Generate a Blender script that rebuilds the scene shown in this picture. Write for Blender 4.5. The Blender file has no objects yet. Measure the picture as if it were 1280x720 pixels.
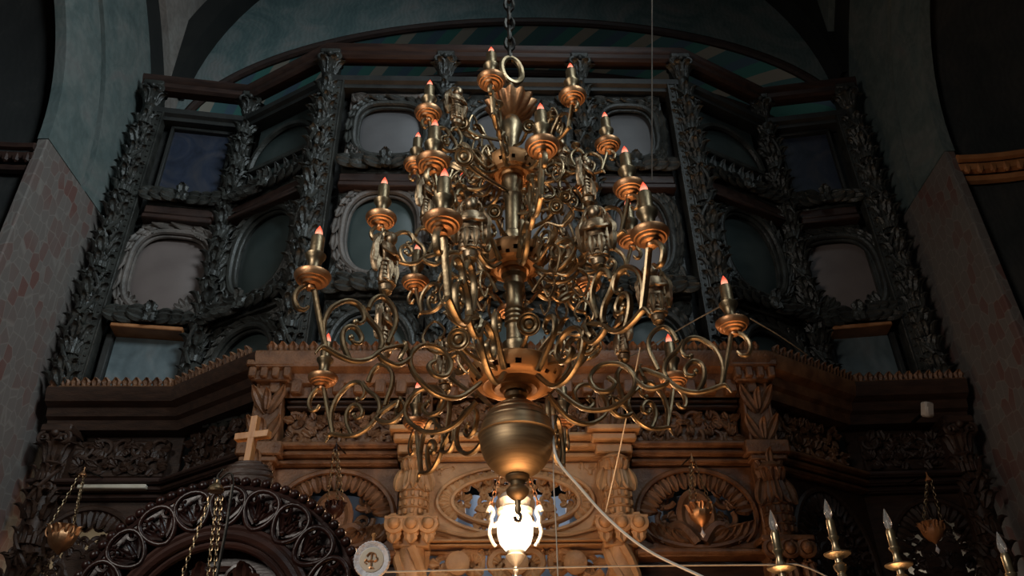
import bpy, bmesh, math, random
from mathutils import Vector, Matrix
random.seed(7)
C = bpy.context.scene.collection
PI = math.pi
def R(a): return math.radians(a)
EYE = 1.5                                   # camera height above the floor

# ------------------------------------------------------------------ camera
F, PITCH, ROLL = 1020.0, R(33.0), -0.016
cam = bpy.data.cameras.new('camera'); camo = bpy.data.objects.new('camera', cam); C.objects.link(camo)
cam.sensor_width = 36; cam.lens = F / 1280 * 36; cam.clip_start = 0.05
camo.matrix_world = Matrix.Translation((0, 0, EYE)) @ Matrix.Rotation(R(90) + PITCH, 4, 'X') @ Matrix.Rotation(ROLL, 4, 'Z')
bpy.context.scene.camera = camo

def ray(px, py):
    X, Y = px - 640, py - 360
    c, s = math.cos(-ROLL), math.sin(-ROLL)
    X, Y = (c * X - s * Y) / F, (s * X + c * Y) / F
    return Vector((X, math.cos(PITCH) + Y * math.sin(PITCH), math.sin(PITCH) - Y * math.cos(PITCH)))
def at(px, py, Y):                           # the point of the place seen at a pixel, at distance Y into the church
    v = ray(px, py); v = v * (Y / v.y); v.z += EYE; return v
def on_height(px, py, z):
    v = ray(px, py); v = v * ((z - EYE) / v.z); v.z += EYE; return v

# ------------------------------------------------------------------ materials
def nodes(name):
    m = bpy.data.materials.new(name); m.use_nodes = True
    nt = m.node_tree; return m, nt, nt.nodes['Principled BSDF']
def noise_mat(name, c1, c2, scale=6, rough=.6, metallic=0, bump=0, bscale=40, detail=6, stretch=(1, 1, 1), lo=.35, hi=.65, coat=0, spec=.5):
    m, nt, b = nodes(name)
    tc = nt.nodes.new('ShaderNodeTexCoord'); mp = nt.nodes.new('ShaderNodeMapping'); mp.inputs['Scale'].default_value = stretch
    nt.links.new(tc.outputs['Object'], mp.inputs['Vector'])
    n = nt.nodes.new('ShaderNodeTexNoise'); n.inputs['Scale'].default_value = scale; n.inputs['Detail'].default_value = detail
    nt.links.new(mp.outputs['Vector'], n.inputs['Vector'])
    r = nt.nodes.new('ShaderNodeValToRGB'); e = r.color_ramp.elements
    e[0].position = lo; e[0].color = (*c1, 1); e[1].position = hi; e[1].color = (*c2, 1)
    nt.links.new(n.outputs['Fac'], r.inputs['Fac']); nt.links.new(r.outputs['Color'], b.inputs['Base Color'])
    b.inputs['Roughness'].default_value = rough; b.inputs['Metallic'].default_value = metallic
    b.inputs['Coat Weight'].default_value = coat; b.inputs['Coat Roughness'].default_value = .15
    b.inputs['Specular IOR Level'].default_value = spec
    if bump:
        n2 = nt.nodes.new('ShaderNodeTexNoise'); n2.inputs['Scale'].default_value = bscale; n2.inputs['Detail'].default_value = 4
        nt.links.new(mp.outputs['Vector'], n2.inputs['Vector'])
        bp = nt.nodes.new('ShaderNodeBump'); bp.inputs['Strength'].default_value = bump; bp.inputs['Distance'].default_value = .02
        nt.links.new(n2.outputs['Fac'], bp.inputs['Height']); nt.links.new(bp.outputs['Normal'], b.inputs['Normal'])
    return m
M = {}
M['brass'] = noise_mat('aged_brass', (.24, .165, .095), (.50, .36, .21), 9, .40, 1, .12, 60)
M['brass_tube'] = noise_mat('dull_brass', (.24, .175, .105), (.43, .325, .195), 14, .42, 1, .10, 50)
M['gilt'] = noise_mat('gilded_metal', (.44, .215, .105), (.66, .37, .19), 10, .46, 1, .1, 50)
M['pale_gilt'] = noise_mat('pale_gilded_metal', (.55, .42, .25), (.80, .64, .42), 14, .34, .9, .08, 60)
M['hub_gilt'] = noise_mat('worn_gilt_plate', (.40, .20, .085), (.62, .34, .15), 8, .56, .8, .12, 40)
M['cast_bronze'] = noise_mat('cast_bronze_relief', (.27, .185, .11), (.44, .33, .215), 12, .44, 1, .15, 60)
M['bronze_ball'] = noise_mat('turned_bronze', (.30, .21, .125), (.46, .33, .19), 5, .50, 1, .05, 30, stretch=(1, 1, 14))
M['iron'] = noise_mat('dark_iron', (.03, .028, .026), (.075, .068, .06), 20, .5, 1)
M['dim_wood'] = noise_mat('dim_daylit_carved_wood', (.026, .026, .023), (.060, .060, .053), 7, .38, 0, .35, 50)  # upper tier's wood, its dim cool daylight put into the colour
M['dim_wood_dark'] = noise_mat('dim_daylit_wood_board', (.016, .016, .015), (.034, .033, .030), 5, .55, 0, .2, 30)  # darker board of the same wood, dim daylight again in the colour
M['beam'] = noise_mat('red_brown_beam', (.028, .013, .010), (.055, .026, .018), 4, .5, 0, .15, 30, stretch=(1, 6, 6))
M['frame_wood'] = noise_mat('greyed_frame_wood', (.10, .085, .075), (.20, .165, .145), 6, .5, 0, .3, 45)
M['walnut'] = noise_mat('carved_walnut', (.115, .047, .020), (.245, .112, .050), 8, .46, 0, .35, 55)
M['walnut_dark_shade'] = noise_mat('dark_shaded_walnut', (.032, .015, .009), (.060, .028, .016), 6, .5, 0, .25, 30, stretch=(1, 5, 5))  # walnut darkened to hold the dim bays' shade; also plain dark wood
M['honey_lamplit'] = noise_mat('lamplit_honey_wood', (.40, .205, .088), (.57, .315, .145), 6, .5, 0, .3, 40)  # central bay's copy of the wood, lamp glow put into the colour
M['mahogany'] = noise_mat('polished_mahogany', (.014, .0055, .0045), (.032, .011, .008), 7, .30, 0, .12, 30, coat=0, spec=.30)
M['mahogany_plain'] = noise_mat('mahogany_board', (.028, .010, .007), (.048, .017, .011), 4, .35, 0, .08, 20, stretch=(1, 6, 6))
M['pine'] = noise_mat('varnished_pine', (.42, .18, .06), (.60, .29, .11), 5, .35, 0, .05, 20, stretch=(8, 8, 1))
M['ledge_orange'] = noise_mat('bare_orange_wood', (.36, .14, .05), (.50, .21, .08), 9, .5)
M['cable_white'] = noise_mat('white_cable_sheath', (.70, .66, .58), (.82, .78, .70), 5, .5)
M['cord_grey'] = noise_mat('grey_cord', (.07, .07, .068), (.12, .12, .11), 8, .6)
M['cord_pale'] = noise_mat('pale_cord', (.55, .50, .42), (.68, .62, .53), 8, .6)
M['lace'] = noise_mat('white_lace', (.72, .69, .72), (.86, .84, .86), 30, .8, 0, .5, 80)
M['cream'] = noise_mat('cream_satin', (.60, .52, .40), (.70, .62, .50), 10, .5)
M['sensor'] = noise_mat('beige_plastic', (.52, .44, .38), (.60, .52, .45), 6, .5)
M['floor'] = noise_mat('stone_floor', (.10, .08, .07), (.18, .15, .13), 3, .5)
M['silver'] = noise_mat('bright_silver_lamp', (.78, .72, .60), (.92, .87, .76), 12, .28, .25, .2, 40)
# frescoes
def fresco(name, cols, scale=1.6, rough=.85, wscale=5.0):
    m, nt, b = nodes(name)
    tc = nt.nodes.new('ShaderNodeTexCoord')
    n = nt.nodes.new('ShaderNodeTexNoise'); n.inputs['Scale'].default_value = scale; n.inputs['Detail'].default_value = 9; n.inputs['Roughness'].default_value = .65; n.inputs['Distortion'].default_value = 1.2
    nt.links.new(tc.outputs['Object'], n.inputs['Vector'])
    r = nt.nodes.new('ShaderNodeValToRGB'); e = r.color_ramp.elements
    k = len(cols)
    e[0].position = .3; e[0].color = (*cols[0], 1); e[1].position = .72; e[1].color = (*cols[-1], 1)
    for i in range(1, k - 1):
        q = e.new(.3 + .42 * i / (k - 1)); q.color = (*cols[i], 1)
    nt.links.new(n.outputs['Fac'], r.inputs['Fac'])
    w = nt.nodes.new('ShaderNodeTexWave'); w.inputs['Scale'].default_value = wscale; w.inputs['Distortion'].default_value = 14; w.inputs['Detail'].default_value = 4
    nt.links.new(tc.outputs['Object'], w.inputs['Vector'])
    mr = nt.nodes.new('ShaderNodeMapRange'); mr.inputs[3].default_value = .90; mr.inputs[4].default_value = 1.06
    nt.links.new(w.outputs['Fac'], mr.inputs[0])
    mx = nt.nodes.new('ShaderNodeMix'); mx.data_type = 'RGBA'; mx.blend_type = 'MULTIPLY'; mx.inputs[0].default_value = 1
    nt.links.new(r.outputs['Color'], mx.inputs[6]); nt.links.new(mr.outputs[0], mx.inputs[7])
    nt.links.new(mx.outputs[2], b.inputs['Base Color']); b.inputs['Roughness'].default_value = rough
    return m
M['fresco_blue'] = fresco('faded_blue_green_fresco', [(.075, .105, .105), (.11, .145, .14), (.155, .18, .17), (.18, .18, .172)])
M['fresco_teal'] = fresco('teal_fresco', [(.085, .14, .145), (.13, .195, .195), (.21, .25, .245), (.27, .265, .255)], 1.3)
M['fresco_beige'] = fresco('beige_fresco', [(.22, .19, .17), (.32, .28, .25), (.36, .33, .30)], 1.5)
M['fresco_dark'] = fresco('dark_fresco', [(.018, .022, .022), (.035, .036, .034), (.06, .052, .045)], .9)  # near-black mottled fresco for right apse, ceiling and sanctuary wall
M['shade_black'] = noise_mat('shade_black_paint', (.010, .012, .012), (.022, .022, .020), 2, .9)  # near-black paint standing for shade in arch recesses and vault corners
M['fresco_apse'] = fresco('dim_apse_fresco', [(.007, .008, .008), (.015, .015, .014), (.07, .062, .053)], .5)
M['icon_blue'] = fresco('blue_icon_paint', [(.010, .014, .028), (.022, .030, .055), (.05, .05, .065), (.10, .085, .06)], 2.2, .5, 1.2)
M['icon_grey'] = fresco('grey_blue_icon_paint', [(.075, .105, .115), (.13, .165, .175), (.22, .225, .22)], 1.6, .6, 2.5)
M['icon_mauve'] = noise_mat('mauve_brown_icon_paint', (.155, .120, .110), (.205, .162, .148), 2.5, .5, 0, 0)
M['icon_slate'] = noise_mat('slate_grey_icon_paint', (.125, .118, .120), (.165, .155, .157), 2.5, .5, 0, 0)
M['icon_green'] = noise_mat('dark_green_icon_paint', (.045, .062, .06), (.085, .105, .10), 2.0, .35, 0, 0)
M['curtain'] = noise_mat('pale_blue_curtain', (.20, .25, .33), (.32, .37, .44), 5, .9)
M['curtain_cream'] = noise_mat('cream_sanctuary_wall', (.62, .56, .44), (.74, .68, .56), 4, .9)

def pier_mat():
    m, nt, b = nodes('fish_scale_fresco')
    tc = nt.nodes.new('ShaderNodeTexCoord'); mp = nt.nodes.new('ShaderNodeMapping'); mp.inputs['Scale'].default_value = (1, 1, .6)
    nt.links.new(tc.outputs['Object'], mp.inputs['Vector'])
    v = nt.nodes.new('ShaderNodeTexVoronoi'); v.feature = 'DISTANCE_TO_EDGE'; v.inputs['Scale'].default_value = 11.5; v.inputs['Randomness'].default_value = .55
    nt.links.new(mp.outputs['Vector'], v.inputs['Vector'])
    v2 = nt.nodes.new('ShaderNodeTexVoronoi'); v2.inputs['Scale'].default_value = 11.5; v2.inputs['Randomness'].default_value = .55
    nt.links.new(mp.outputs['Vector'], v2.inputs['Vector'])
    cr = nt.nodes.new('ShaderNodeValToRGB'); e = cr.color_ramp.elements
    e[0].position = .2; e[0].color = (.16, .135, .122, 1); e[1].position = .8; e[1].color = (.15, .072, .06, 1)
    q = e.new(.55); q.color = (.15, .12, .108, 1)
    sp = nt.nodes.new('ShaderNodeSeparateColor'); nt.links.new(v2.outputs['Color'], sp.inputs[0]); nt.links.new(sp.outputs[0], cr.inputs['Fac'])
    n = nt.nodes.new('ShaderNodeTexNoise'); n.inputs['Scale'].default_value = 1.3; n.inputs['Detail'].default_value = 8
    nt.links.new(tc.outputs['Object'], n.inputs['Vector'])
    g = nt.nodes.new('ShaderNodeMapRange'); g.inputs[1].default_value = .35; g.inputs[2].default_value = .65
    nt.links.new(n.outputs['Fac'], g.inputs[0])
    mx = nt.nodes.new('ShaderNodeMix'); mx.data_type = 'RGBA'; mx.inputs[6].default_value = (.155, .135, .122, 1)
    nt.links.new(g.outputs[0], mx.inputs[0]); nt.links.new(cr.outputs['Color'], mx.inputs[7])
    ln = nt.nodes.new('ShaderNodeMapRange'); ln.inputs[1].default_value = 0; ln.inputs[2].default_value = .06; ln.inputs[3].default_value = .40; ln.inputs[4].default_value = 0
    nt.links.new(v.outputs['Distance'], ln.inputs[0])
    m2 = nt.nodes.new('ShaderNodeMix'); m2.data_type = 'RGBA'; m2.inputs[7].default_value = (.30, .27, .235, 1)
    nt.links.new(ln.outputs[0], m2.inputs[0]); nt.links.new(mx.outputs[2], m2.inputs[6])
    nt.links.new(m2.outputs[2], b.inputs['Base Color']); b.inputs['Roughness'].default_value = .85
    return m
M['pier'] = pier_mat()
def check_mat():                              # painted band of blue, teal and stone lozenges on the arch soffit
    m, nt, b = nodes('painted_lozenge_band')
    tc = nt.nodes.new('ShaderNodeTexCoord'); dt = nt.nodes.new('ShaderNodeVectorMath'); dt.operation = 'DOT_PRODUCT'; dt.inputs[1].default_value = (1.25, 1.1, 0)
    nt.links.new(tc.outputs['Object'], dt.inputs[0]); fr = nt.nodes.new('ShaderNodeMath'); fr.operation = 'FRACT'; nt.links.new(dt.outputs['Value'], fr.inputs[0])
    cr = nt.nodes.new('ShaderNodeValToRGB'); cr.color_ramp.interpolation = 'CONSTANT'; e = cr.color_ramp.elements
    e[0].position = 0; e[0].color = (.12, .26, .27, 1); e[1].position = .75; e[1].color = (.50, .45, .37, 1)
    for p, c in ((.3, (.13, .22, .30, 1)), (.5, (.11, .34, .30, 1))):
        q = e.new(p); q.color = c
    nt.links.new(fr.outputs[0], cr.inputs['Fac']); nt.links.new(cr.outputs['Color'], b.inputs['Base Color']); b.inputs['Roughness'].default_value = .8
    return m
M['lozenge'] = check_mat()
def glow(name, c, s, c2=None):
    m, nt, b = nodes(name)
    b.inputs['Base Color'].default_value = (*c, 1); b.inputs['Roughness'].default_value = .3
    b.inputs['Emission Color'].default_value = (*c, 1); b.inputs['Emission Strength'].default_value = s
    if c2:
        tc = nt.nodes.new('ShaderNodeTexCoord'); sx = nt.nodes.new('ShaderNodeSeparateXYZ'); nt.links.new(tc.outputs['Generated'], sx.inputs[0])
        r = nt.nodes.new('ShaderNodeValToRGB'); e = r.color_ramp.elements
        e[0].position = .1; e[0].color = (*c2, 1); e[1].position = .65; e[1].color = (*c, 1)
        nt.links.new(sx.outputs['Z'], r.inputs['Fac']); nt.links.new(r.outputs['Color'], b.inputs['Emission Color'])
    return m
M['bulb'] = glow('red_orange_flame_bulb', (.85, .10, .05), 1.1, (1.0, .55, .36))
M['lamp_glass'] = glow('lit_lamp_glass', (1, .90, .72), 1.7)
def glass():
    m, nt, b = nodes('clear_bulb_glass')
    b.inputs['Base Color'].default_value = (.9, .88, .86, 1); b.inputs['Roughness'].default_value = .06
    b.inputs['Transmission Weight'].default_value = .75; b.inputs['IOR'].default_value = 1.35
    return m
M['glass'] = glass()

# ------------------------------------------------------------------ mesh builder
class MB:
    def __init__(s): s.v = []; s.f = []; s.m = Matrix.Identity(4)
    def add(s, vs, fs, m=None):
        k = len(s.v); T = s.m @ m if m is not None else s.m
        s.v += [T @ Vector(p) for p in vs]; s.f += [tuple(i + k for i in f) for f in fs]
    def box(s, x0, x1, y0, y1, z0, z1, m=None, b=None):
        if b is None: b = min(.012, .2 * min(abs(x1 - x0), abs(y1 - y0), abs(z1 - z0)))
        vs, idx = [], {}
        for i, x in enumerate((x0, x1)):
            for j, y in enumerate((y0, y1)):
                for k, z in enumerate((z0, z1)):
                    sx, sy, sz = (b, -b)[i], (b, -b)[j], (b, -b)[k]
                    for ax in range(3):
                        idx[i, j, k, ax] = len(vs)
                        vs.append((x + (0 if ax == 0 else sx), y + (0 if ax == 1 else sy), z + (0 if ax == 2 else sz)))
        g = lambda i, j, k, a: idx[i, j, k, a]
        fs = []
        for i in (0, 1): fs.append((g(i, 0, 0, 0), g(i, 1, 0, 0), g(i, 1, 1, 0), g(i, 0, 1, 0)))
        for j in (0, 1): fs.append((g(0, j, 0, 1), g(1, j, 0, 1), g(1, j, 1, 1), g(0, j, 1, 1)))
        for k in (0, 1): fs.append((g(0, 0, k, 2), g(1, 0, k, 2), g(1, 1, k, 2), g(0, 1, k, 2)))
        for j in (0, 1):
            for k in (0, 1): fs.append((g(0, j, k, 1), g(1, j, k, 1), g(1, j, k, 2), g(0, j, k, 2)))
        for i in (0, 1):
            for k in (0, 1): fs.append((g(i, 0, k, 0), g(i, 1, k, 0), g(i, 1, k, 2), g(i, 0, k, 2)))
        for i in (0, 1):
            for j in (0, 1): fs.append((g(i, j, 0, 0), g(i, j, 1, 0), g(i, j, 1, 1), g(i, j, 0, 1)))
        for i in (0, 1):
            for j in (0, 1):
                for k in (0, 1): fs.append((g(i, j, k, 0), g(i, j, k, 1), g(i, j, k, 2)))
        s.add(vs, fs, m)
    def tube(s, pts, r, n=8, m=None, flat=1.0, closed=False, up=None):
        pts = [Vector(p) for p in pts]; N = len(pts)
        rr = r if isinstance(r, (list, tuple)) else [r] * N
        vs, fs = [], []
        prev = None
        for i, p in enumerate(pts):
            a = pts[(i - 1) % N] if (closed or i) else p; b = pts[(i + 1) % N] if (closed or i < N - 1) else p
            t = (b - a).normalized() if (b - a).length > 1e-9 else Vector((0, 0, 1))
            if up is not None: e1 = Vector(up) - t * t.dot(Vector(up))
            elif prev is None: e1 = t.orthogonal()
            else: e1 = prev - t * t.dot(prev)
            if e1.length < 1e-6: e1 = t.orthogonal()
            e1.normalize(); prev = e1; e2 = t.cross(e1)
            for k in range(n):
                q = 2 * PI * k / n; vs.append(p + e1 * (rr[i] * math.cos(q) * flat) + e2 * (rr[i] * math.sin(q)))
        L = N if closed else N - 1
        for i in range(L):
            j = (i + 1) % N
            for k in range(n): fs.append((i * n + k, i * n + (k + 1) % n, j * n + (k + 1) % n, j * n + k))
        if not closed: fs += [tuple(range(n))[::-1], tuple((N - 1) * n + k for k in range(n))]
        s.add(vs, fs, m)
    def lathe(s, prof, n=20, m=None, scallop=None, a0=0, a1=2 * PI):
        vs, fs = [], []; full = abs(a1 - a0 - 2 * PI) < 1e-6; K = n if full else n + 1
        for i, (r, z) in enumerate(prof):
            for k in range(K):
                q = a0 + (a1 - a0) * k / n; rr = r
                if scallop: rr = r * (1 + scallop[1] * abs(math.sin(scallop[0] * q / 2)) * scallop[2](i))
                vs.append((rr * math.cos(q), rr * math.sin(q), z))
        for i in range(len(prof) - 1):
            for k in range(n):
                j = (k + 1) % K; fs.append((i * K + k, i * K + j, (i + 1) * K + j, (i + 1) * K + k))
        if full:
            fs.append(tuple(range(K))[::-1]); fs.append(tuple((len(prof) - 1) * K + k for k in range(K)))
        s.add(vs, fs, m)
    def ball(s, c, r, n=10, sq=(1, 1, 1)):
        prof = [(max(r * math.sin(PI * i / (n // 2 + 1)), .0005), -r * math.cos(PI * i / (n // 2 + 1))) for i in range(n // 2 + 2)]
        s.lathe(prof, n, Matrix.Translation(c) @ Matrix.Diagonal((*sq, 1)))
    def leaf(s, m, L, W, curl=.5, bulge=.25, lobes=5, ns=8):     # an acanthus leaf: grows along +z, bulges and curls towards -y, has a back
        vs, fs = [], []; S = (-1, -.55, 0, .55, 1)
        for back in (0, 1):
            for i in range(ns + 1):
                t = i / ns
                w = W * (math.sin(PI * (t * .86 + .10)) ** .75) * (1 + .16 * math.sin(t * lobes * 2 * PI)) * .5
                th = curl * PI * max(0, t - .35) / .65
                zz = L * (min(t, .35) + (.65 * math.sin(th) / max(th, 1e-3) * ((t - .35) / .65) if t > .35 else 0))
                yy = -L * (.65 * (1 - math.cos(th)) / max(th, 1e-3) * ((t - .35) / .65) if t > .35 else 0) - bulge * W * math.sin(PI * min(1, t + .1))
                for x in S:
                    crease = .16 * W * (1 if x == 0 else (.0 if abs(x) < .9 else .9))
                    vs.append((x * w, yy + crease + (.05 * W + .006 if back else 0), zz))
        n = 5; O = (ns + 1) * n
        for i in range(ns):
            for k in range(n - 1):
                a = i * n + k; fs.append((a, a + 1, a + n + 1, a + n)); fs.append((O + a, O + a + n, O + a + n + 1, O + a + 1))
            fs.append((i * n, i * n + n, O + i * n + n, O + i * n)); b = i * n + n - 1; fs.append((b, O + b, O + b + n, b + n))
        for k in range(n - 1):
            a = ns * n + k; fs.append((a, a + 1, O + a + 1, O + a))
        s.add(vs, fs, m)
    def ring_slab(s, outer, inner, y0, y1, m=None):              # slab between two outlines in x,z with the same count
        n = len(outer); vs = []
        for y in (y0, y1):
            vs += [(x, y, z) for x, z in outer] + [(x, y, z) for x, z in inner]
        fs = []
        for k in range(n):
            j = (k + 1) % n
            fs += [(k, j, n + j, n + k), (2 * n + k, 3 * n + k, 3 * n + j, 2 * n + j), (n + k, n + j, 3 * n + j, 3 * n + k), (k, 2 * n + k, 2 * n + j, j)]
        s.add(vs, fs, m)
    def prism(s, outline, y0, y1, m=None):
        n = len(outline); vs = [(x, y0, z) for x, z in outline] + [(x, y1, z) for x, z in outline]
        fs = [tuple(range(n)), tuple(range(2 * n - 1, n - 1, -1))] + [(k, n + k, n + (k + 1) % n, (k + 1) % n) for k in range(n)]
        s.add(vs, fs, m)
    def build(s, name, mat, parent=None, smooth=True, local=False):   # ONE mesh object; local = vertices are in the parent's frame
        me = bpy.data.meshes.new(name); o = bpy.data.objects.new(name, me)
        if parent is None and not local:
            xs = [p.x for p in s.v]; ys = [p.y for p in s.v]; zs = [p.z for p in s.v]
            off = Vector(((min(xs) + max(xs)) / 2, (min(ys) + max(ys)) / 2, min(zs)))
        elif parent is not None and not local: off = world_loc(parent)
        else: off = Vector((0, 0, 0))
        me.from_pydata([tuple(p - off) for p in s.v], [], s.f); me.validate(); me.update()
        bm = bmesh.new(); bm.from_mesh(me); bmesh.ops.recalc_face_normals(bm, faces=bm.faces); bm.to_mesh(me); bm.free()
        me.materials.append(mat)
        if smooth:
            me.polygons.foreach_set('use_smooth', [True] * len(me.polygons)); me.set_sharp_from_angle(angle=R(38))
        C.objects.link(o)
        if parent is not None: o.parent = parent
        else: o.location = off
        return o
def world_loc(o):
    v = Vector((0, 0, 0))
    while o is not None: v += Vector(o.location); o = o.parent
    return v
def thing(name, label, cat, loc=(0, 0, 0), group=None):
    o = bpy.data.objects.new(name, None); C.objects.link(o); o.location = loc; o.empty_display_size = .1
    o['label'] = label; o['category'] = cat
    if group: o['group'] = group
    return o
def tag(o, label, cat, group=None):
    o['label'] = label; o['category'] = cat
    if group: o['group'] = group
    return o
def struct(o): o['kind'] = 'structure'; return o
T = Matrix.Translation
def RX(a): return Matrix.Rotation(a, 4, 'X')
def RY(a): return Matrix.Rotation(a, 4, 'Y')
def RZ(a): return Matrix.Rotation(a, 4, 'Z')
def facet(P, Q):                               # local frame: x along P->Q, y into the wall, z up
    e = Vector((Q[0] - P[0], Q[1] - P[1], 0)); L = e.length; e.normalize()
    n = Vector((-e.y, e.x, 0))
    m = Matrix(((e.x, n.x, 0, P[0]), (e.y, n.y, 0, P[1]), (0, 0, 1, 0), (0, 0, 0, 1)))
    return m, L
def spline(pts, k=6):                          # Catmull-Rom
    pts = [Vector(p) for p in pts]; out = []
    for i in range(len(pts) - 1):
        p0 = pts[max(i - 1, 0)]; p1 = pts[i]; p2 = pts[i + 1]; p3 = pts[min(i + 2, len(pts) - 1)]
        for j in range(k):
            t = j / k
            out.append(.5 * ((2 * p1) + (p2 - p0) * t + (2 * p0 - 5 * p1 + 4 * p2 - p3) * t * t + (-p0 + 3 * p1 - 3 * p2 + p3) * t ** 3))
    out.append(pts[-1]); return out
def sweep(mb, path, prof, segs=None):                     # a moulding: prof = [(out, z)], out towards the camera side, mitred
    n = len(path); vs, fs = [], []; K = len(prof)
    for i in range(n):
        p = Vector(path[i][:2])
        d0 = (p - Vector(path[i - 1][:2])).normalized() if i else None
        d1 = (Vector(path[i + 1][:2]) - p).normalized() if i < n - 1 else None
        if d0 is None: d0 = d1
        if d1 is None: d1 = d0
        n0 = Vector((d0.y, -d0.x)); n1 = Vector((d1.y, -d1.x)); nn = (n0 + n1).normalized(); nn = nn / max(.3, nn.dot(n0))
        for o, z in prof: vs.append((p.x + nn.x * o, p.y + nn.y * o, z))
    segs = list(range(n - 1)) if segs is None else segs
    for i in segs:
        for k in range(K):
            j = (k + 1) % K; fs.append((i * K + k, i * K + j, (i + 1) * K + j, (i + 1) * K + k))
        if i - 1 not in segs: fs.append(tuple(i * K + k for k in range(K)))
        if i + 1 not in segs: fs.append(tuple((i + 1) * K + k for k in range(K))[::-1])
    used = sorted({q for f in fs for q in f}); ix = {q: k for k, q in enumerate(used)}
    mb.add([vs[q] for q in used], [tuple(ix[q] for q in f) for f in fs])
def sup(cx, cz, a, b, n=2.6, N=48):            # superellipse outline
    out = []
    for k in range(N):
        q = 2 * PI * k / N; c, s_ = math.cos(q), math.sin(q)
        out.append((cx + a * math.copysign(abs(c) ** (2 / n), c), cz + b * math.copysign(abs(s_) ** (2 / n), s_)))
    return out
def rect_like(x0, x1, z0, z1, cx, cz, N=48):   # rectangle outline sampled at the same angles
    out = []
    hx = (x1 - x0) / 2; hz = (z1 - z0) / 2; mx = (x0 + x1) / 2; mz = (z0 + z1) / 2
    for k in range(N):
        q = 2 * PI * k / N; c, s_ = math.cos(q), math.sin(q)
        t = 1 / max(abs(c), abs(s_)); out.append((mx + hx * c * t, mz + hz * s_ * t))
    return out
def spiral(cx, cz, r, a0, turns, d=1, N=26, end=.18):
    return [(cx + r * (1 - (1 - end) * i / N) * math.cos(a0 + d * turns * 2 * PI * i / N), cz + r * (1 - (1 - end) * i / N) * math.sin(a0 + d * turns * 2 * PI * i / N)) for i in range(N + 1)]
# ================================================================== THE SETTING
def half_ring(mb, xc, yc, zc, r0, r1, x0, x1, a0=0, a1=PI, N=48):
    vs, fs = [], []
    for x in (x0, x1):
        for r in (r0, r1):
            for k in range(N + 1):
                q = a0 + (a1 - a0) * k / N; vs.append((x, yc + r * math.cos(q), zc + r * math.sin(q)))
    n = N + 1
    for k in range(N):
        fs += [(k, k + 1, n + k + 1, n + k), (2 * n + k, 3 * n + k, 3 * n + k + 1, 2 * n + k + 1), (k, 2 * n + k, 2 * n + k + 1, k + 1), (n + k, n + k + 1, 3 * n + k + 1, 3 * n + k)]
    fs += [(0, n, 3 * n, 2 * n), (N, 2 * n + N, 3 * n + N, n + N)]
    mb.add(vs, fs)
def side(name, X, sg, yc, r, r1, r2, r3, zs, mat_in, corn_mat):
    xo = X + sg * .10
    b = MB(); b.box(min(X, xo), max(X, xo), yc + r, 7.3, 0, zs); b.box(min(X, xo), max(X, xo), -1.2, yc - r, 0, zs); w = struct(b.build('wall_' + name, M['pier']))
    b = MB(); half_ring(b, X, yc, zs, r, r1, X, xo); half_ring(b, X, yc, zs, r1 + .09, r2, X, xo); struct(b.build('trim_1' if name == 'left' else 'trim_2', M['fresco_blue'])).location.z += 0
    b = MB(); half_ring(b, X, yc, zs, r1, r1 + .09, X + sg * .07, xo); half_ring(b, X, yc, zs, r2, r3, X + sg * .08, xo); struct(b.build('trim_3' if name == 'left' else 'trim_4', M['shade_black']))  # groove and recess of the arch, shade painted near-black
    b = MB(); half_ring(b, X, yc, zs, r3, r3 + 3.4, X, xo, 0, PI * .62); struct(b.build('trim_5' if name == 'left' else 'trim_6', M['fresco_beige'] if name == 'left' else M['fresco_blue']))
    # side apse: half cylinder and quarter sphere beyond the arch
    b = MB(); vs, fs = [], []; N, K = 28, 10; ro = r + .12
    prof = [(ro, 0), (ro, zs - .4), (ro, zs)] + [(ro * math.cos(PI / 2 * k / K), zs + ro * math.sin(PI / 2 * k / K)) for k in range(1, K + 1)]
    for rr, z in prof:
        for k in range(N + 1):
            q = PI / 2 + PI * k / N; vs.append((xo - sg * .02 - sg * rr * math.cos(q), yc + rr * math.sin(q), z))
    for i in range(len(prof) - 1):
        for k in range(N): fs.append((i * (N + 1) + k, i * (N + 1) + k + 1, (i + 1) * (N + 1) + k + 1, (i + 1) * (N + 1) + k))
    b.add(vs, fs); struct(b.build('wall_%s_apse' % name, mat_in))
    b = MB()
    for dz, dr, rad in ((-.20, .05, .045), (-.10, .09, .055), (-.01, .13, .04)):
        pts = [(xo - sg * .02 - sg * (ro - dr) * math.cos(PI / 2 + PI * k / 40), yc + (ro - dr) * math.sin(PI / 2 + PI * k / 40), zs - .10 + dz) for k in range(41)]
        b.tube(pts, rad, 6)
    for k in range(70):                       # cabled moulding
        q = PI / 2 + PI * (k + .5) / 70; p = Vector((xo - sg * .02 - sg * (ro - .12) * math.cos(q), yc + (ro - .12) * math.sin(q), zs - .22))
        b.ball(p, .05, 6, (.7, .7, 1.2))
    struct(b.build('trim_7' if name == 'left' else 'trim_8', corn_mat))
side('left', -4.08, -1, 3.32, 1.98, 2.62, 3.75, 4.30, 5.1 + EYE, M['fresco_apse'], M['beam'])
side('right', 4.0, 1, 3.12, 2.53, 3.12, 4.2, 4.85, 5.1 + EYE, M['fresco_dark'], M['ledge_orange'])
b = MB(); b.box(-7, 7, -6, 11, -.2, 0); struct(b.build('floor', M['floor']))
b = MB(); b.box(-7, 7, -1.2, 11, 13.6, 13.8); struct(b.build('ceiling', M['fresco_dark']))
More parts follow.
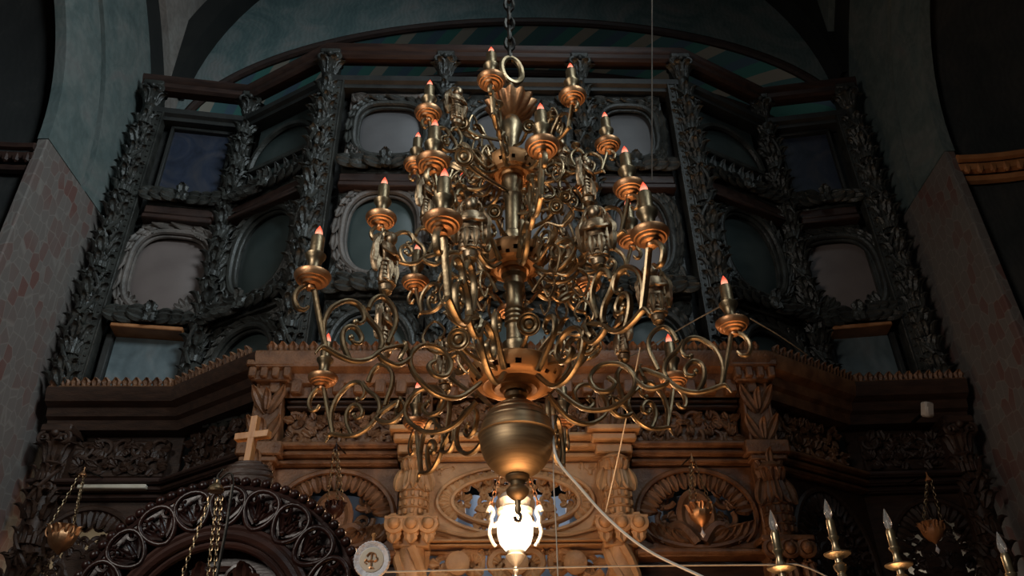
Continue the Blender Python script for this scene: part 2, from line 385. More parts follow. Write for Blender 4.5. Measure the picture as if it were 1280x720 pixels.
# framed wall painting in the left side apse is a narrow panel beside the pier
# back wall with the sanctuary arch
YB = 7.15; ZA = 6.86 + EYE; AX, AZ, XA = 4.0, 1.92, .05
b = MB(); N = 64; vs, fs = [], []
for y in (YB, YB + .6):
    for k in range(N + 1):
        q = PI * k / N; vs.append((XA + AX * math.cos(q), y, ZA + AZ * math.sin(q)))
    for k in range(N + 1):
        q = PI * k / N; c, s_ = math.cos(q), math.sin(q); t = 1 / max(abs(c), abs(s_)); vs.append((XA + 5.2 * c * t, y, ZA + 5.2 * s_ * t))
n = N + 1
for k in range(N): fs += [(k, k + 1, n + k + 1, n + k), (2 * n + k, 3 * n + k, 3 * n + k + 1, 2 * n + k + 1), (n + k, n + k + 1, 3 * n + k + 1, 3 * n + k)]
b.add(vs, fs); struct(b.build('wall_back', M['fresco_teal']))
b = MB(); vs, fs = [], []
for y, d in ((YB - .02, 0), (YB + .85, 0), (YB + .85, .12), (YB - .02, .12)):
    for k in range(N + 1):
        q = PI * k / N; vs.append((XA + (AX - .01 - d * -1) * math.cos(q), y, ZA + (AZ - .01 + d) * math.sin(q)))
for i in range(4):
    for k in range(N): j = (i + 1) % 4; fs.append((i * n + k, i * n + k + 1, j * n + k + 1, j * n + k))
b.add(vs, fs); struct(b.build('trim_9', M['lozenge']))
b = MB()
b.tube([(XA + (AX + .03) * math.cos(PI * k / N), YB - .03, ZA + (AZ + .03) * math.sin(PI * k / N)) for k in range(N + 1)], .055, 8)
b.tube([(XA + (AX - .03) * math.cos(PI * k / N), YB + .80, ZA + (AZ - .03) * math.sin(PI * k / N)) for k in range(N + 1)], .05, 8)
struct(b.build('trim_10', M['beam']))
b = MB(); b.box(-5.5, 5.5, 9.6, 9.8, 0, 13.6); struct(b.build('wall_sanctuary', M['fresco_dark']))
# vault ribs in the two upper corners, shade painted into their black colour
for i, (sx, nm) in enumerate(((-1, 'trim_11'), (1, 'trim_12'))):
    b = MB(); vs, fs = [], []; K = 16; RV = 4.02; zc = 7.19 + EYE
    for y in (6.85, YB + .02):
        for rr in (RV, RV + .3):
            for k in range(K + 1):
                q = R(4) + R(62) * k / K; vs.append((sx * rr * math.cos(q), y, zc + rr * math.sin(q)))
    n2 = K + 1
    for k in range(K): fs += [(k, k + 1, n2 + k + 1, n2 + k), (2 * n2 + k, 3 * n2 + k, 3 * n2 + k + 1, 2 * n2 + k + 1), (k, 2 * n2 + k, 2 * n2 + k + 1, k + 1), (n2 + k, n2 + k + 1, 3 * n2 + k + 1, 3 * n2 + k)]
    b.add(vs, fs); struct(b.build(nm, M['shade_black']))

# ================================================================== THE ICON SCREEN, UPPER TIER
PA, PB, PC, PF, PG, PH = (-3.89, 6.35), (-2.88, 6.53), (-1.87, 5.96), (1.82, 6.10), (2.84, 6.69), (3.76, 6.56)
path = [PA, PB, PC, PF, PG, PH]
def uz(m, px, py):                             # where the sight line of a pixel meets a facet: (along, height)
    n = Vector((m[0][1], m[1][1], 0)); p0 = Vector((m[0][3], m[1][3], EYE)); r = ray(px, py)
    t = n.dot(p0 - Vector((0, 0, EYE))) / n.dot(r); w = r * t + Vector((0, 0, EYE))
    e = Vector((m[0][0], m[1][0], 0)); return e.dot(w - p0), w.z
Z0 = EYE
upper = thing('icon_screen_upper_tier', 'dark carved wooden upper tier of the icon screen, rows of framed icons between leaf columns', 'icon screen', (0, 6.1, 4.55))
lower = thing('icon_screen_lower_tier', 'brown carved wooden lower tier of the icon screen below the leaf-edged cornice', 'icon screen', (0, 6.0, 0))
ZT, ZC = 6.86 + Z0, 3.10 + Z0                  # top of the upper tier, top of the lower cornice
def garland(mb, x0, x1, z, h, y=-.05, rows=2):
    c = (x0 + x1) / 2; w = (x1 - x0) / 2; k = max(3, int(w / .11))
    for sg in (-1, 1):
        for r_ in range(rows):
            for i in range(k):
                x = c + sg * w * (.08 + .9 * i / k); zz = z + (r_ - (rows - 1) / 2) * h * .42 + random.uniform(-.01, .01)
                mb.leaf(T((x, y - .03 * (r_ == 0), zz)) @ RY(sg * R(90 + random.uniform(-14, 14) * (1 if r_ else -1))) @ RX(R(12)), .20, h * .62, .28, .3, 3, 6)
    mb.ball((c, y - .05, z), h * .34, 8, (1, .8, 1.1)); mb.leaf(T((c, y - .08, z - h * .1)), h * .8, h * .6, .5); mb.leaf(T((c, y - .08, z)) @ RY(PI), h * .7, h * .6, .5)
def leaf_column(name, P, e, z0, z1, mat, r=.085, mod=.50, parent=None, strip=0):
    m = Matrix(((e[0], -e[1], 0, P[0]), (e[1], e[0], 0, P[1]), (0, 0, 1, 0), (0, 0, 0, 1)))
    b = MB(); b.m = m
    b.box(-r * 1.15, r * 1.15, .0, .16, z0, z1 - .02)
    b.lathe([(r * .8, z0), (r * .8, z1 - .3)], 12)
    z = z0 + .02; i = 0
    while z < z1 - .45:
        h = mod
        for q in range(-4, 5):                                   # ribbed band
            a = R(q * 22 - 90); b.box(-.016, .016, -.012, .012, z + .30, z + .40, T((r * 1.08 * math.cos(a), r * 1.08 * math.sin(a), 0)) @ RZ(a + PI / 2))
        for dz, up, L, W in ((.0, 1, .19, .10), (.13, 1, .17, .095), (.34, 1, .15, .085), (.30, -1, .14, .085)):
            for a in (-62, 0, 58):
                aa = a + (22 if dz in (.12, .30) else 0) + random.uniform(-8, 8)
                mm = RZ(R(aa)) @ T((0, -r * .95, z + dz)) @ (RY(PI) if up < 0 else Matrix.Identity(4)) @ RY(R(random.uniform(-18, 18))) @ RX(R(16))
                b.leaf(mm, L, W, .52, .22, 4, 7)
        sg = 1 if i % 2 else -1                                   # a vine winding to the other side, with a curl
        pts = [(sg * r * 1.15 * math.sin(t * PI - PI / 2), -r * 1.15 * abs(math.cos(t * PI - PI / 2)) - .02, z + .02 + .44 * t) for t in [k / 10 for k in range(11)]]
        b.tube(pts, [.022 - .008 * k / 10 for k in range(11)], 6)
        b.tube([(sg * r * .7 + x, -r * 1.05, zz) for x, zz in spiral(0, z + .24, .05, R(200), 1.2, -sg, 14)], .013, 5)
        z += h; i += 1
    zc = z1 - .34                                                # capital with volutes
    b.lathe([(r * .8, zc), (r * 1.05, zc + .02), (r * .8, zc + .05), (r * .9, zc + .12), (r * 1.25, zc + .24), (r * 1.4, zc + .27)], 14)
    for a in (-70, -24, 24, 70): b.leaf(RZ(R(a)) @ T((0, -r * .85, zc + .03)) @ RX(R(6)), .24, .11, .6, .2)
    for sg in (-1, 1): b.tube([(sg * (r * .95) + sg * x, -r * 1.25, zz) for x, zz in spiral(0, zc + .22, .055, R(90), 1.4, -1, 18)], .018, 6)
    b.ball((0, -r * 1.35, zc + .26), .035, 8)
    b.box(-r * 1.5, r * 1.5, -r * 1.5, .14, zc + .27, z1)
    o = b.build(name, mat, parent)
    if strip:
        b = MB(); b.m = m
        x0 = strip * (r * 1.2); x1 = strip * (r * 1.2 + .085)
        b.box(min(x0, x1), max(x0, x1), -.03, .12, z0, z1 - .4); xm = (x0 + x1) / 2
        zz = z0 + .03
        while zz < z1 - .45:
            b.ball((xm, -.032, zz), .015, 6); zz += .075
        b.box(min(x0, x1) - .005, min(x0, x1) + .012, -.045, .0, z0, z1 - .4); b.box(max(x0, x1) - .012, max(x0, x1) + .005, -.045, .0, z0, z1 - .4)
        b.build('beaded_strip', mat, parent)
    return o
dirs = lambda P, Q: (Vector((Q[0] - P[0], Q[1] - P[1])).normalized())
mAB, LAB = facet(PA, PB); mBC, LBC = facet(PB, PC); mCF, LCF = facet(PC, PF); mFG, LFG = facet(PF, PG); mGH, LGH = facet(PG, PH)
eC = dirs(PC, PF)
def onC(u): return (PC[0] + eC.x * u, PC[1] + eC.y * u)
uD = uz(mCF, 558, 75)[0]; uE = uz(mCF, 722, 75)[0]
PD, PE = onC(uD), onC(uE)
for P, e, st in ((PA, dirs(PA, PB), 1), (PB, dirs(PA, PB), 0), (PC, eC, 1), (PD, eC, 0), (PE, eC, 0), (PF, eC, -1), (PG, dirs(PG, PH), 0), (PH, dirs(PG, PH), -1)):
    n = Vector((-e.y, e.x)); q = (P[0] - n.x * .06, P[1] - n.y * .06)
    leaf_column('leaf_column', q, e, ZC + .02, ZT - .05, M['dim_wood'], .070 if P in (PA, PH, PC, PF) else .062, .46, upper, st)
b = MB(); sweep(b, [(PA[0] - .13, PA[1] - .02)] + path[1:-1] + [(PH[0] + .13, PH[1] - .02)], [(.0, ZT - .14), (.10, ZT - .14), (.13, ZT - .11), (.13, ZT - .05), (.15, ZT - .03), (.16, ZT + .0), (.16, ZT + .03), (0, ZT + .03)]); b.build('top_beam', M['beam'], upper)
for A_, B_ in ((PA, PB), (PB, PC), (PC, PF), (PF, PG), (PG, PH)):
    b = MB(); sweep(b, [A_, B_], [(-.10, ZT - .52), (.05, ZT - .52), (.05, ZT - .47), (.09, ZT - .45), (.09, ZT - .38), (.0, ZT - .34), (-.10, ZT - .34)]); b.build('rail', M['dim_wood_dark'], upper)
def ledge(m, L, z, mat, h=.05, out=.10, x0=.12, x1=None, name='ledge', parent=None):
    b = MB(); b.m = m; x1 = L - .12 if x1 is None else x1
    b.box(x0, x1, -out, .12, z - h, z); return b.build(name, mat, parent or upper)
def oval_bay(m, x0, x1, z0, z1, cx, cz, a, bb, wood, n=2.6, frame_mat=None):
    b = MB(); b.m = m; N = 56
    b.ring_slab(rect_like(x0, x1, z0, z1, cx, cz, N), sup(cx, cz, a, bb, n, N), .03, .13)
    for k in ((-1, -1), (-1, 1), (1, -1), (1, 1)):                # carved corners
        px, pz = (x0 if k[0] < 0 else x1) - k[0] * .03, (z0 if k[1] < 0 else z1) - k[1] * .03
        for dq in (-28, 0, 28):
            b.leaf(T((px, .02, pz)) @ RY(math.atan2(-k[0], -k[1]) + R(dq)), .17, .09, .35, .3, 3, 6)
    b.build('oval_surround', wood, upper)
    b = MB(); b.m = m
    o1 = sup(cx, cz, a + .025, bb + .025, n, 72); b.tube([(x, .01, z) for x, z in o1], .032, 8, closed=True)
    o1 = sup(cx, cz, a - .012, bb - .012, n, 72); b.tube([(x, .045, z) for x, z in o1], .018, 6, closed=True)
    o2 = sup(cx, cz, a + .085, bb + .085, n, 72)
    for k in range(0, 72, 3):                                     # a wreath of laid leaves
        p, q = o2[k], o2[(k + 3) % 72]; ang = math.atan2(q[0] - p[0], q[1] - p[1])
        b.leaf(T((p[0], .02, p[1])) @ RY(ang) @ RX(R(8)), math.hypot(q[0] - p[0], q[1] - p[1]) * 1.5, .075, .18, .4, 2, 5)
    b.build('oval_frame', frame_mat or wood, upper)
def oval_icon(m, cx, cz, a, bb, mat, label, n=2.6, group=None, dome=.05):
    b = MB(); b.m = m; N, K = 48, 6; vs, fs = [], []
    for k in range(K + 1):
        s_ = 1 - k / K * .985
        for x, z in sup(cx, cz, (a + .02) * s_, (bb + .02) * s_, n, N): vs.append((x, .105 - dome * (1 - s_ ** 2), z))
    for k in range(K):
        for i in range(N): fs.append((k * N + i, k * N + (i + 1) % N, (k + 1) * N + (i + 1) % N, (k + 1) * N + i))
    fs.append(tuple(K * N + i for i in range(N)))
    q = len(vs); vs += [(x, .128, z) for x, z in sup(cx, cz, a + .02, bb + .02, n, N)]
    for i in range(N): fs.append((i, (i + 1) % N, q + (i + 1) % N, q + i))
    fs.append(tuple(q + i for i in range(N))[::-1]); b.add(vs, fs)
    return tag(b.build('oval_icon', mat), label, 'icon', group)
def rect_icon(m, x0, x1, z0, z1, mat, label, name='panel_icon'):
    b = MB(); b.m = m; b.box(x0, x1, .085, .12, z0, z1); return tag(b.build(name, mat), label, 'icon')
def backing(m, L, z0, z1, y=.135, mat=None):
    b = MB(); b.m = m; b.box(0, L, y, y + .05, z0, z1); b.build('back_board', mat or M['dim_wood_dark'], upper)
G1, G2 = 5.30 + Z0, 3.90 + Z0
for m, L in ((mAB, LAB), (mBC, LBC), (mFG, LFG), (mGH, LGH), (mCF, LCF)): backing(m, L, ZC, ZT - .36)
# garlands between the rows
for m, segs in ((mAB, [(.24, LAB - .12)]), (mBC, [(.12, LBC - .12)]), (mFG, [(.12, LFG - .12)]), (mGH, [(.12, LGH - .24)]), (mCF, [(.24, uD - .1), (uD + .1, uE - .1), (uE + .1, LCF - .24)])):
    for x0, x1 in segs:
        for g, h in ((G1, .20), (G2, .20)):
            b = MB(); b.m = m; b.box(x0, x1, -.03, .12, g - h / 2, g + h / 2); garland(b, x0, x1, g, h); b.build('leaf_garland', M['dim_wood'], upper)
        b = MB(); b.m = m; b.box(x0, x1, -.06, .12, G1 - .22, G1 - .12); b.box(x0, x1, -.09, .12, G1 - .30, G1 - .24); b.build('rail', M['beam'], upper)
# ---- outer bays
def outer_bay(m, L, x0, x1, words, pxs):
    (cu, cz) = uz(m, *pxs['oval'])
    oval_bay(m, x0, x1, G2 + .10, G1 - .30, cu, cz, .35, .44, M['frame_wood'] if words == 'left' else M['dim_wood'], 3.0)
    oval_icon(m, cu, cz, .35, .44, M['icon_mauve'], 'mauve-brown oval icon in a wreath frame beside the %s wall pier' % words, 3.0)
    rect_icon(m, x0, x1, G1 + .09, ZT - .52, M['icon_blue'], 'dark blue rectangular icon at the top of the screen beside the %s pier' % words)
    b = MB(); b.m = m
    for q in ((x0, x1, G1 + .09, G1 + .13), (x0, x1, ZT - .56, ZT - .52), (x0, x0 + .035, G1 + .1, ZT - .53), (x1 - .035, x1, G1 + .1, ZT - .53)): b.box(q[0], q[1], .03, .10, q[2], q[3])
    b.build('panel_frame', M['dim_wood_dark'], upper)
    rect_icon(m, x0 + .03, x1 - .02, ZC + .02, G2 - .15, M['icon_grey'], 'pale grey-blue painted panel under a bare wooden ledge beside the %s pier' % words, 'painted_panel')
    ledge(m, L, G2 - .11, M['ledge_orange'], .04, .11, x0 + .02, x1 - .02)
    b = MB(); b.m = m; b.box(x0 - .04, x0 + .03, .03, .12, ZC + .02, G2 - .15); b.build('panel_stile', M['dim_wood_dark'], upper)
    b = MB(); b.m = m; b.box(x1 - .02, x1 + .03, .03, .12, ZC + .02, G2 - .15); b.build('panel_stile', M['dim_wood_dark'], upper)
outer_bay(mAB, LAB, .24, LAB - .12, 'left', dict(oval=(210, 338)))
outer_bay(mGH, LGH, .12, LGH - .24, 'right', dict(oval=(1052, 342)))
# ---- slanted bays
def slant_bay(m, L, words, px):
    x0, x1 = .13, L - .13; cu = L / 2; cz = 4.53 + Z0
    oval_bay(m, x0, x1, G2 + .10, G1 - .30, cu, cz, .36, .47, M['dim_wood'], 2.4, M['dim_wood'])
    oval_icon(m, cu, cz, .36, .47, M['icon_green'], 'dark green oval icon, middle row of the slanted bay on the %s' % words, 2.4)
    cz = 3.25 + Z0
    oval_bay(m, x0, x1, ZC - .2, G2 - .10, cu, cz, .36, .42, M['dim_wood'], 2.2, M['dim_wood'])
    oval_icon(m, cu, cz, .36, .42, M['icon_green'], 'dark green rounded icon just above the cornice, slanted bay on the %s' % words, 2.2)
    rect_icon(m, x0, x1, G1 + .09, ZT - .52, M['icon_green'], 'dark icon panel at the top of the slanted bay on the %s' % words)
    b = MB(); b.m = m
    pts = [(cu + (x1 - x0) / 2 * math.cos(PI * k / 20), .05, G1 + .45 + .42 * math.sin(PI * k / 20)) for k in range(21)]
    b.tube(pts, .035, 6); b.box(x0, x1, .02, .08, G1 + .38, G1 + .45)
    for k in range(7): b.leaf(T((x0 + .06 + k * (x1 - x0 - .1) / 6.5, .06, G1 + .12)), .24, .10, .3)
    b.build('arched_moulding', M['dim_wood'], upper)
slant_bay(mBC, LBC, 'left', 0); slant_bay(mFG, LFG, 'right', 0)
# ---- the three central bays
for i, (x0, x1, w) in enumerate(((.24, uD - .1, 'left'), (uD + .1, uE - .1, 'middle'), (uE + .1, LCF - .24, 'right'))):
    cu = (x0 + x1) / 2; a = min(.42, (x1 - x0) / 2 - .10)
    wood = M['frame_wood'] if w == 'left' else M['dim_wood']
    oval_bay(mCF, x0, x1, G1 + .10, ZT - .52, cu, 5.82 + Z0, a, .34, wood, 3.0, M['dim_wood'])
    oval_icon(mCF, cu, 5.82 + Z0, a, .34, M['icon_slate'], 'slate-grey oval icon in the top row, %s of the three central bays' % w, 3.0)
    oval_bay(mCF, x0, x1, G2 + .10, G1 - .30, cu, 4.54 + Z0, a, .45, M['dim_wood'], 2.6, M['frame_wood'] if w != 'right' else M['dim_wood'])
    oval_icon(mCF, cu, 4.54 + Z0, a, .45, M['icon_green'] if w == 'left' else M['icon_mauve'] if w == 'right' else M['icon_slate'], '%s oval icon in the middle row, %s of the three central bays' % ('dark green' if w == 'left' else 'dim', w))
    oval_bay(mCF, x0, x1, ZC - .2, G2 - .10, cu, 3.25 + Z0, a, .42, M['dim_wood'], 2.4, M['dim_wood'])
    oval_icon(mCF, cu, 3.25 + Z0, a, .42, M['icon_green'], 'dark green rounded icon right above the cornice, %s of the three central bays' % w, 2.4)
# ================================================================== THE ICON SCREEN, LOWER TIER
QA, QB, QC, QF, QG, QH = (-3.96, 6.46), (-2.84, 6.50), (-1.96, 5.90), (1.98, 6.03), (2.88, 6.62), (3.90, 6.58)
lpath = [QA, QB, QC, QF, QG, QH]
nAB, lAB = facet(QA, QB); nBC, lBC = facet(QB, QC); nCF, lCF = facet(QC, QF); nFG, lFG = facet(QF, QG); nGH, lGH = facet(QG, QH)
def zc(px, py): return uz(nCF, px, py)[1]
for sg_, wd in (([2, 3], M['walnut']), ([0, 1], M['walnut_dark_shade']), ([4], M['walnut_dark_shade'])):  # outer and left lengths take the darker copy, shade in the colour
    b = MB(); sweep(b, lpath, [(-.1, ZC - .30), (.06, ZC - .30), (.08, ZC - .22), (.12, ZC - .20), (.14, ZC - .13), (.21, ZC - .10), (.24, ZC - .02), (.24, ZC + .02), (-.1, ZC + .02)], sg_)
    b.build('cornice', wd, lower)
b = MB(); sweep(b, lpath, [(.17, ZC + .0), (.225, ZC + .0), (.225, ZC + .035), (.17, ZC + .035)])
def along(path, out, step):
    res = []
    for i in range(len(path) - 1):
        P, Q = Vector(path[i]), Vector(path[i + 1]); d = (Q - P).normalized(); n = Vector((d.y, -d.x)); L = (Q - P).length; k = int(L / step)
        for j in range(k): res.append((P + d * (L * (j + .5) / k) + n * out, math.atan2(d.y, d.x)))
    return res
for p, a in along(lpath, .20, .082): b.leaf(T((p.x, p.y, ZC + .0)) @ RZ(a) @ RX(R(14)), .125, .085, .35, .25, 2, 5)
b.build('cornice_cresting', M['walnut'], lower)
b = MB()
sweep(b, lpath, [(.02, ZC - .30), (.05, ZC - .30), (.05, ZC - .16), (.02, ZC - .16)], [2])
for p, a in along(lpath[2:4], .08, .16): b.box(-.045, .045, -.05, .06, ZC - .29, ZC - .17, T((p.x, p.y, 0)) @ RZ(a))
b.build('dentil_course', M['walnut'], lower)
def scrollwork(b, x0, x1, z0, z1, y=.0, cell=.15, rad=.016, dens=1.0, inside=None):
    cx = (x0 + x1) / 2; nx = max(1, int((x1 - x0) / 2 / cell)); nz = max(1, round((z1 - z0) / cell)); dx = (x1 - x0) / 2 / nx; dz = (z1 - z0) / nz
    for i in range(nx):
        for j in range(nz):
            xx = (i + .5) * dx; zz = z0 + (j + .5) * dz; d = 1 if (i + j) % 2 else -1; a0 = random.uniform(0, 6.28)
            lv = [(random.uniform(0, 360), random.uniform(.75, 1.15)) for _ in range(int(3 * dens + .5))]
            for sg in (-1, 1):
                X = cx + sg * xx
                if inside and not inside(X, zz): continue
                pts = [(X + sg * px, y + .004 * k, zz + pz) for k, (px, pz) in enumerate(spiral(0, 0, min(dx, dz) * .52, a0, 1.25, d, 16, .2))]
                b.tube(pts, [rad * 1.15 - rad * .5 * k / 16 for k in range(17)], 6)
                b.ball(pts[-1], rad * 1.5, 6)
                for ang, sc in lv: b.leaf(T((X, y + .012, zz)) @ RY(sg * R(ang)) @ T((0, 0, dz * .12)), dz * .62 * sc, dz * .42 * sc, .4, .3, 3, 5)
def petals_ring(b, cx, cz, a, bb, n, L, W, y, a0=0, a1=2 * PI, inward=True):
    for k in range(n):
        q = a0 + (a1 - a0) * (k + .5) / n; x, z = cx + a * math.cos(q), cz + bb * math.sin(q)
        d = math.atan2(math.cos(q) / a, math.sin(q) / bb)
        b.leaf(T((x, y, z)) @ RY(d + (PI if inward else 0)), L, W, .25, .35, 1, 5)
def moulding(m, x0, x1, z0, z1, mat, n=3, out=.09, name='moulding', back=.10):
    b = MB(); b.m = m; h = (z1 - z0) / n
    for i in range(n):
        o = out * (1 - .28 * ((n - 1 - i) if n > 1 else 0)); b.box(x0, x1, -o, back, z0 + i * h + .004, z0 + (i + 1) * h, None, .012)
        b.tube([(x0, -o, z0 + (i + .5) * h), (x1, -o, z0 + (i + .5) * h)], h * .28, 8)
    return b.build(name, mat, lower)
def pilaster(m, u, w, z0, z1, mat, figure=True, name='pilaster', proj=.10):
    b = MB(); b.m = m; b.box(u - w, u + w, -proj, .12, z0, z1)
    h = z1 - z0
    k = max(2, int(h / .20))
    for i in range(k):
        z = z0 + h * i / k
        for sg in (-1, 1): b.leaf(T((u + sg * .01, -proj - .005, z)) @ RY(sg * R(28)), h / k * 1.05, w * .85, .3, .35, 3, 6)
        b.leaf(T((u, -proj - .03, z + .02)), h / k * .8, w * .6, .5, .4, 3, 6)
    for sg in (-1, 1): b.tube([(u + sg * w * .93, -proj, z0), (u + sg * w * .93, -proj, z1)], .014, 6)
    return b.build(name, mat, lower)
def statue_pilaster(m, u, z0, z1, mat):        # a winged, draped herm over a carved shaft
    b = MB(); b.m = m; h = z1 - z0; X = T((u, -.10, 0))
    b.box(u - .11, u + .11, -.06, .12, z0, z1)
    b.lathe([(.085, z0), (.10, z0 + h * .12), (.105, z0 + h * .34), (.095, z0 + h * .42)], 14, X)
    for i in range(3):                                           # bands on the shaft
        for k in range(5): b.box(-.012, .012, -.012, .012, z0 + h * (.04 + .13 * i), z0 + h * (.12 + .13 * i), X @ RZ(R(-60 + 30 * k)) @ T((0, -.104, 0)))
        b.lathe([(.104, z0 + h * (.13 + .13 * i)), (.112, z0 + h * (.145 + .13 * i)), (.104, z0 + h * (.16 + .13 * i))], 14, X)
    b.lathe([(.095, z0 + h * .42), (.10, z0 + h * .52), (.075, z0 + h * .68), (.07, z0 + h * .74)], 14, X)
    for k in range(5): b.leaf(X @ RZ(R(-70 + 35 * k)) @ T((0, -.065, z0 + h * .76)) @ RY(PI) @ RX(R(8)), h * .38, .075, .2, .3, 2, 6)
    for k in range(5): b.leaf(X @ RZ(R(-70 + 35 * k)) @ T((0, -.06, z0 + h * .70)) @ RX(R(5)), h * .26, .10, .55, .4, 3, 6)
    b.lathe([(.05, z0 + h * .74), (.09, z0 + h * .84), (.11, z0 + h * .92), (.06, z0 + h * .99)], 12, X)
    for sg in (-1, 1): b.leaf(T((u + sg * .075, -.12, z0 + h * .78)) @ RY(sg * R(165)), h * .42, .10, .25, .3, 3, 6)
    return b.build('statue_pilaster', mat, lower)
def bracket_capital(m, u, z0, z1, mat):
    b = MB(); b.m = m; h = z1 - z0
    b.box(u - .19, u + .19, -.22, .12, z1 - h * .12, z1)
    for i in range(3):
        x = u + (i - 1) * .12
        b.tube([(x, -.20 + .02 * abs(i - 1), z1 - h * .26 + 0 * k) if k == 0 else (x + .055 * math.sin(k), -.20, z1 - h * .26 + .055 * math.cos(k)) for k in [j * .5 for j in range(14)]], .022, 6)
        b.ball((x, -.21, z1 - h * .26), .045, 8)
        b.leaf(T((x, -.17, z1 - h * .42)) @ RY(PI) @ RX(R(4)), h * .58, .085, .3, .4, 2, 6)
        b.leaf(T((x, -.16, z1 - h * .80)) @ RX(R(-4)), h * .42, .11, .7, .4, 2, 6)
    b.box(u - .13, u + .13, -.14, .12, z0, z1 - h * .12)
    return b.build('bracket_capital', mat, lower)
U = lambda px, py: uz(nCF, px, py)[0]
uP1, uP2, uP3, uP4 = U(334, 540), U(519, 620), U(769, 620), U(947, 540)
zl = lambda py: zc(640, py)
z_cap1, z_cap0 = zl(466), zl(482)
# frieze zone boards and carving
def board(m, x0, x1, z0, z1, y, mat, name='back_board'):
    b = MB(); b.m = m; b.box(x0, x1, y, y + .05, z0, z1); return b.build(name, mat, lower)
board(nCF, 0, lCF, zl(572), ZC - .25, .10, M['walnut_dark_shade'])
for x0, x1 in ((uP1 + .13, uP2 - .16), (uP3 + .16, uP4 - .13)):
    b = MB(); b.m = nCF; b.box(x0, x1, .05, .11, zl(556), zl(514)); scrollwork(b, x0, x1, zl(556), zl(514), .018, .115, .017, 1.6); b.build('scroll_frieze', M['walnut'], lower)
    moulding(nCF, x0, x1, zl(513), zl(500), M['walnut_dark_shade'], 2, .02)
    moulding(nCF, x0 - .02, x1 + .02, zl(585), zl(558), M['walnut'], 3, .12)
x0, x1 = uP2 + .16, uP3 - .16
b = MB(); b.m = nCF; b.box(x0, x1, .02, .10, zl(546), zl(505)); scrollwork(b, x0, x1, zl(546), zl(505), -.012, .13, .018, 1.6); b.build('scroll_frieze', M['walnut'], lower)
moulding(nCF, x0 - .3, x1 + .3, zl(579), zl(549), M['honey_lamplit'], 3, .15)
# pilasters
for u in (uP1, uP4):
    pilaster(nCF, u, .105, zl(600), zl(487), M['walnut'])
    b = MB(); b.m = nCF
    b.box(u - .19, u + .19, -.22, .1, zl(472), zl(464)); b.box(u - .15, u + .15, -.17, .1, zl(487), zl(473))
    for i in range(4): b.box(u - .165 + i * .09, u - .105 + i * .09, -.21, 0, zl(485), zl(472))
    b.build('pilaster_capital', M['walnut'], lower)
    b = MB(); b.m = nCF; b.box(u - .17, u + .17, -.17, .1, zl(577), zl(560)); b.box(u - .14, u + .14, -.15, .1, zl(584), zl(578)); b.build('pilaster_moulding', M['walnut'], lower)
    statue_pilaster(nCF, u, zl(680), zl(586), M['walnut']); bracket_capital(nCF, u, zl(745), zl(681), M['walnut'])
for u in (uP2, uP3):
    pilaster(nCF, u, .10, zl(545), zl(500), M['walnut'])
    b = MB(); b.m = nCF; b.box(u - .2, u + .2, -.24, .1, zl(552), zl(545)); b.box(u - .17, u + .17, -.20, .1, zl(562), zl(553)); b.box(u - .14, u + .14, -.15, .1, zl(575), zl(563)); b.build('pilaster_capital', M['honey_lamplit'], lower)
    statue_pilaster(nCF, u, zl(655), zl(575), M['honey_lamplit']); bracket_capital(nCF, u, zl(690), zl(655), M['honey_lamplit'])
    b = MB(); b.m = nCF                                          # twisted column below
    b.lathe([(.10, zl(1100)), (.10, zl(690))], 14, T((u, -.05, 0)))
    for k in range(4): b.tube([(u + .10 * math.cos(PI / 2 * k + t * .5), -.05 + .10 * math.sin(PI / 2 * k + t * .5), zl(690) - t * .09) for t in range(16)], .035, 6)
    b.build('twisted_column', M['honey_lamplit'], lower)
# side openwork lunettes
for x0, x1 in ((uP1 + .11, uP2 - .13), (uP3 + .13, uP4 - .11)):
    cx = (x0 + x1) / 2; z0, z1 = zl(690), zl(586); a = (x1 - x0) / 2 - .02; cz = z0 + .40 * (z1 - z0); bu = (z1 - cz) - .02; N = 56
    b = MB(); b.m = nCF
    inner = []
    for k in range(N):
        q = 2 * PI * k / N; inner.append((cx + a * math.cos(q), cz + (bu if math.sin(q) > 0 else (cz - z0 - .02)) * math.sin(q)))
    b.ring_slab(rect_like(x0, x1, z0, z1, cx, cz, N), inner, -.01, .06)
    b.tube([(x, -.02, z) for x, z in inner], .022, 6, closed=True)
    petals_ring(b, cx, cz, a - .01, bu - .01, 15, .15, .095, .0, R(5), R(175))
    ins = lambda X, Z: ((X - cx) / (a - .12)) ** 2 + ((Z - cz) / (bu - .10 if Z > cz else (cz - z0))) ** 2 < 1 and abs(X - cx) > .16
    scrollwork(b, cx - a, cx + a, z0, z1, .01, .145, .02, 1.0, ins)
    b.lathe([(.15, 0), (.15, .03), (.12, .06), (.09, .04), (.07, .05), (.0005, .06)], 24, T((cx, .02, cz)) @ RX(PI / 2) @ Matrix.Diagonal((1, 1.4, 1, 1)))
    for sg in (-1, 1):
        b.tube([(cx + sg * (.05 + .6 * t) * a, -.02, z0 + .05 + .13 * math.sin(t * PI)) for t in [k / 12 for k in range(13)]], [.05 - .03 * k / 12 for k in range(13)], 6)
        for k in range(5): b.leaf(T((cx + sg * (.15 + .15 * k) * a, -.015, z0 + .06)) @ RY(sg * R(60 - 8 * k)), .18, .10, .35, .3, 3, 6)
    b.build('openwork_lunette', M['walnut'], lower)
    moulding(nCF, x0 - .02, x1 + .02, zl(702), zl(691), M['walnut'], 1, .10)
    board(nCF, x0 - .02, x1 + .02, zl(1100), zl(703), .05, M['walnut_dark_shade'], 'lower_board')
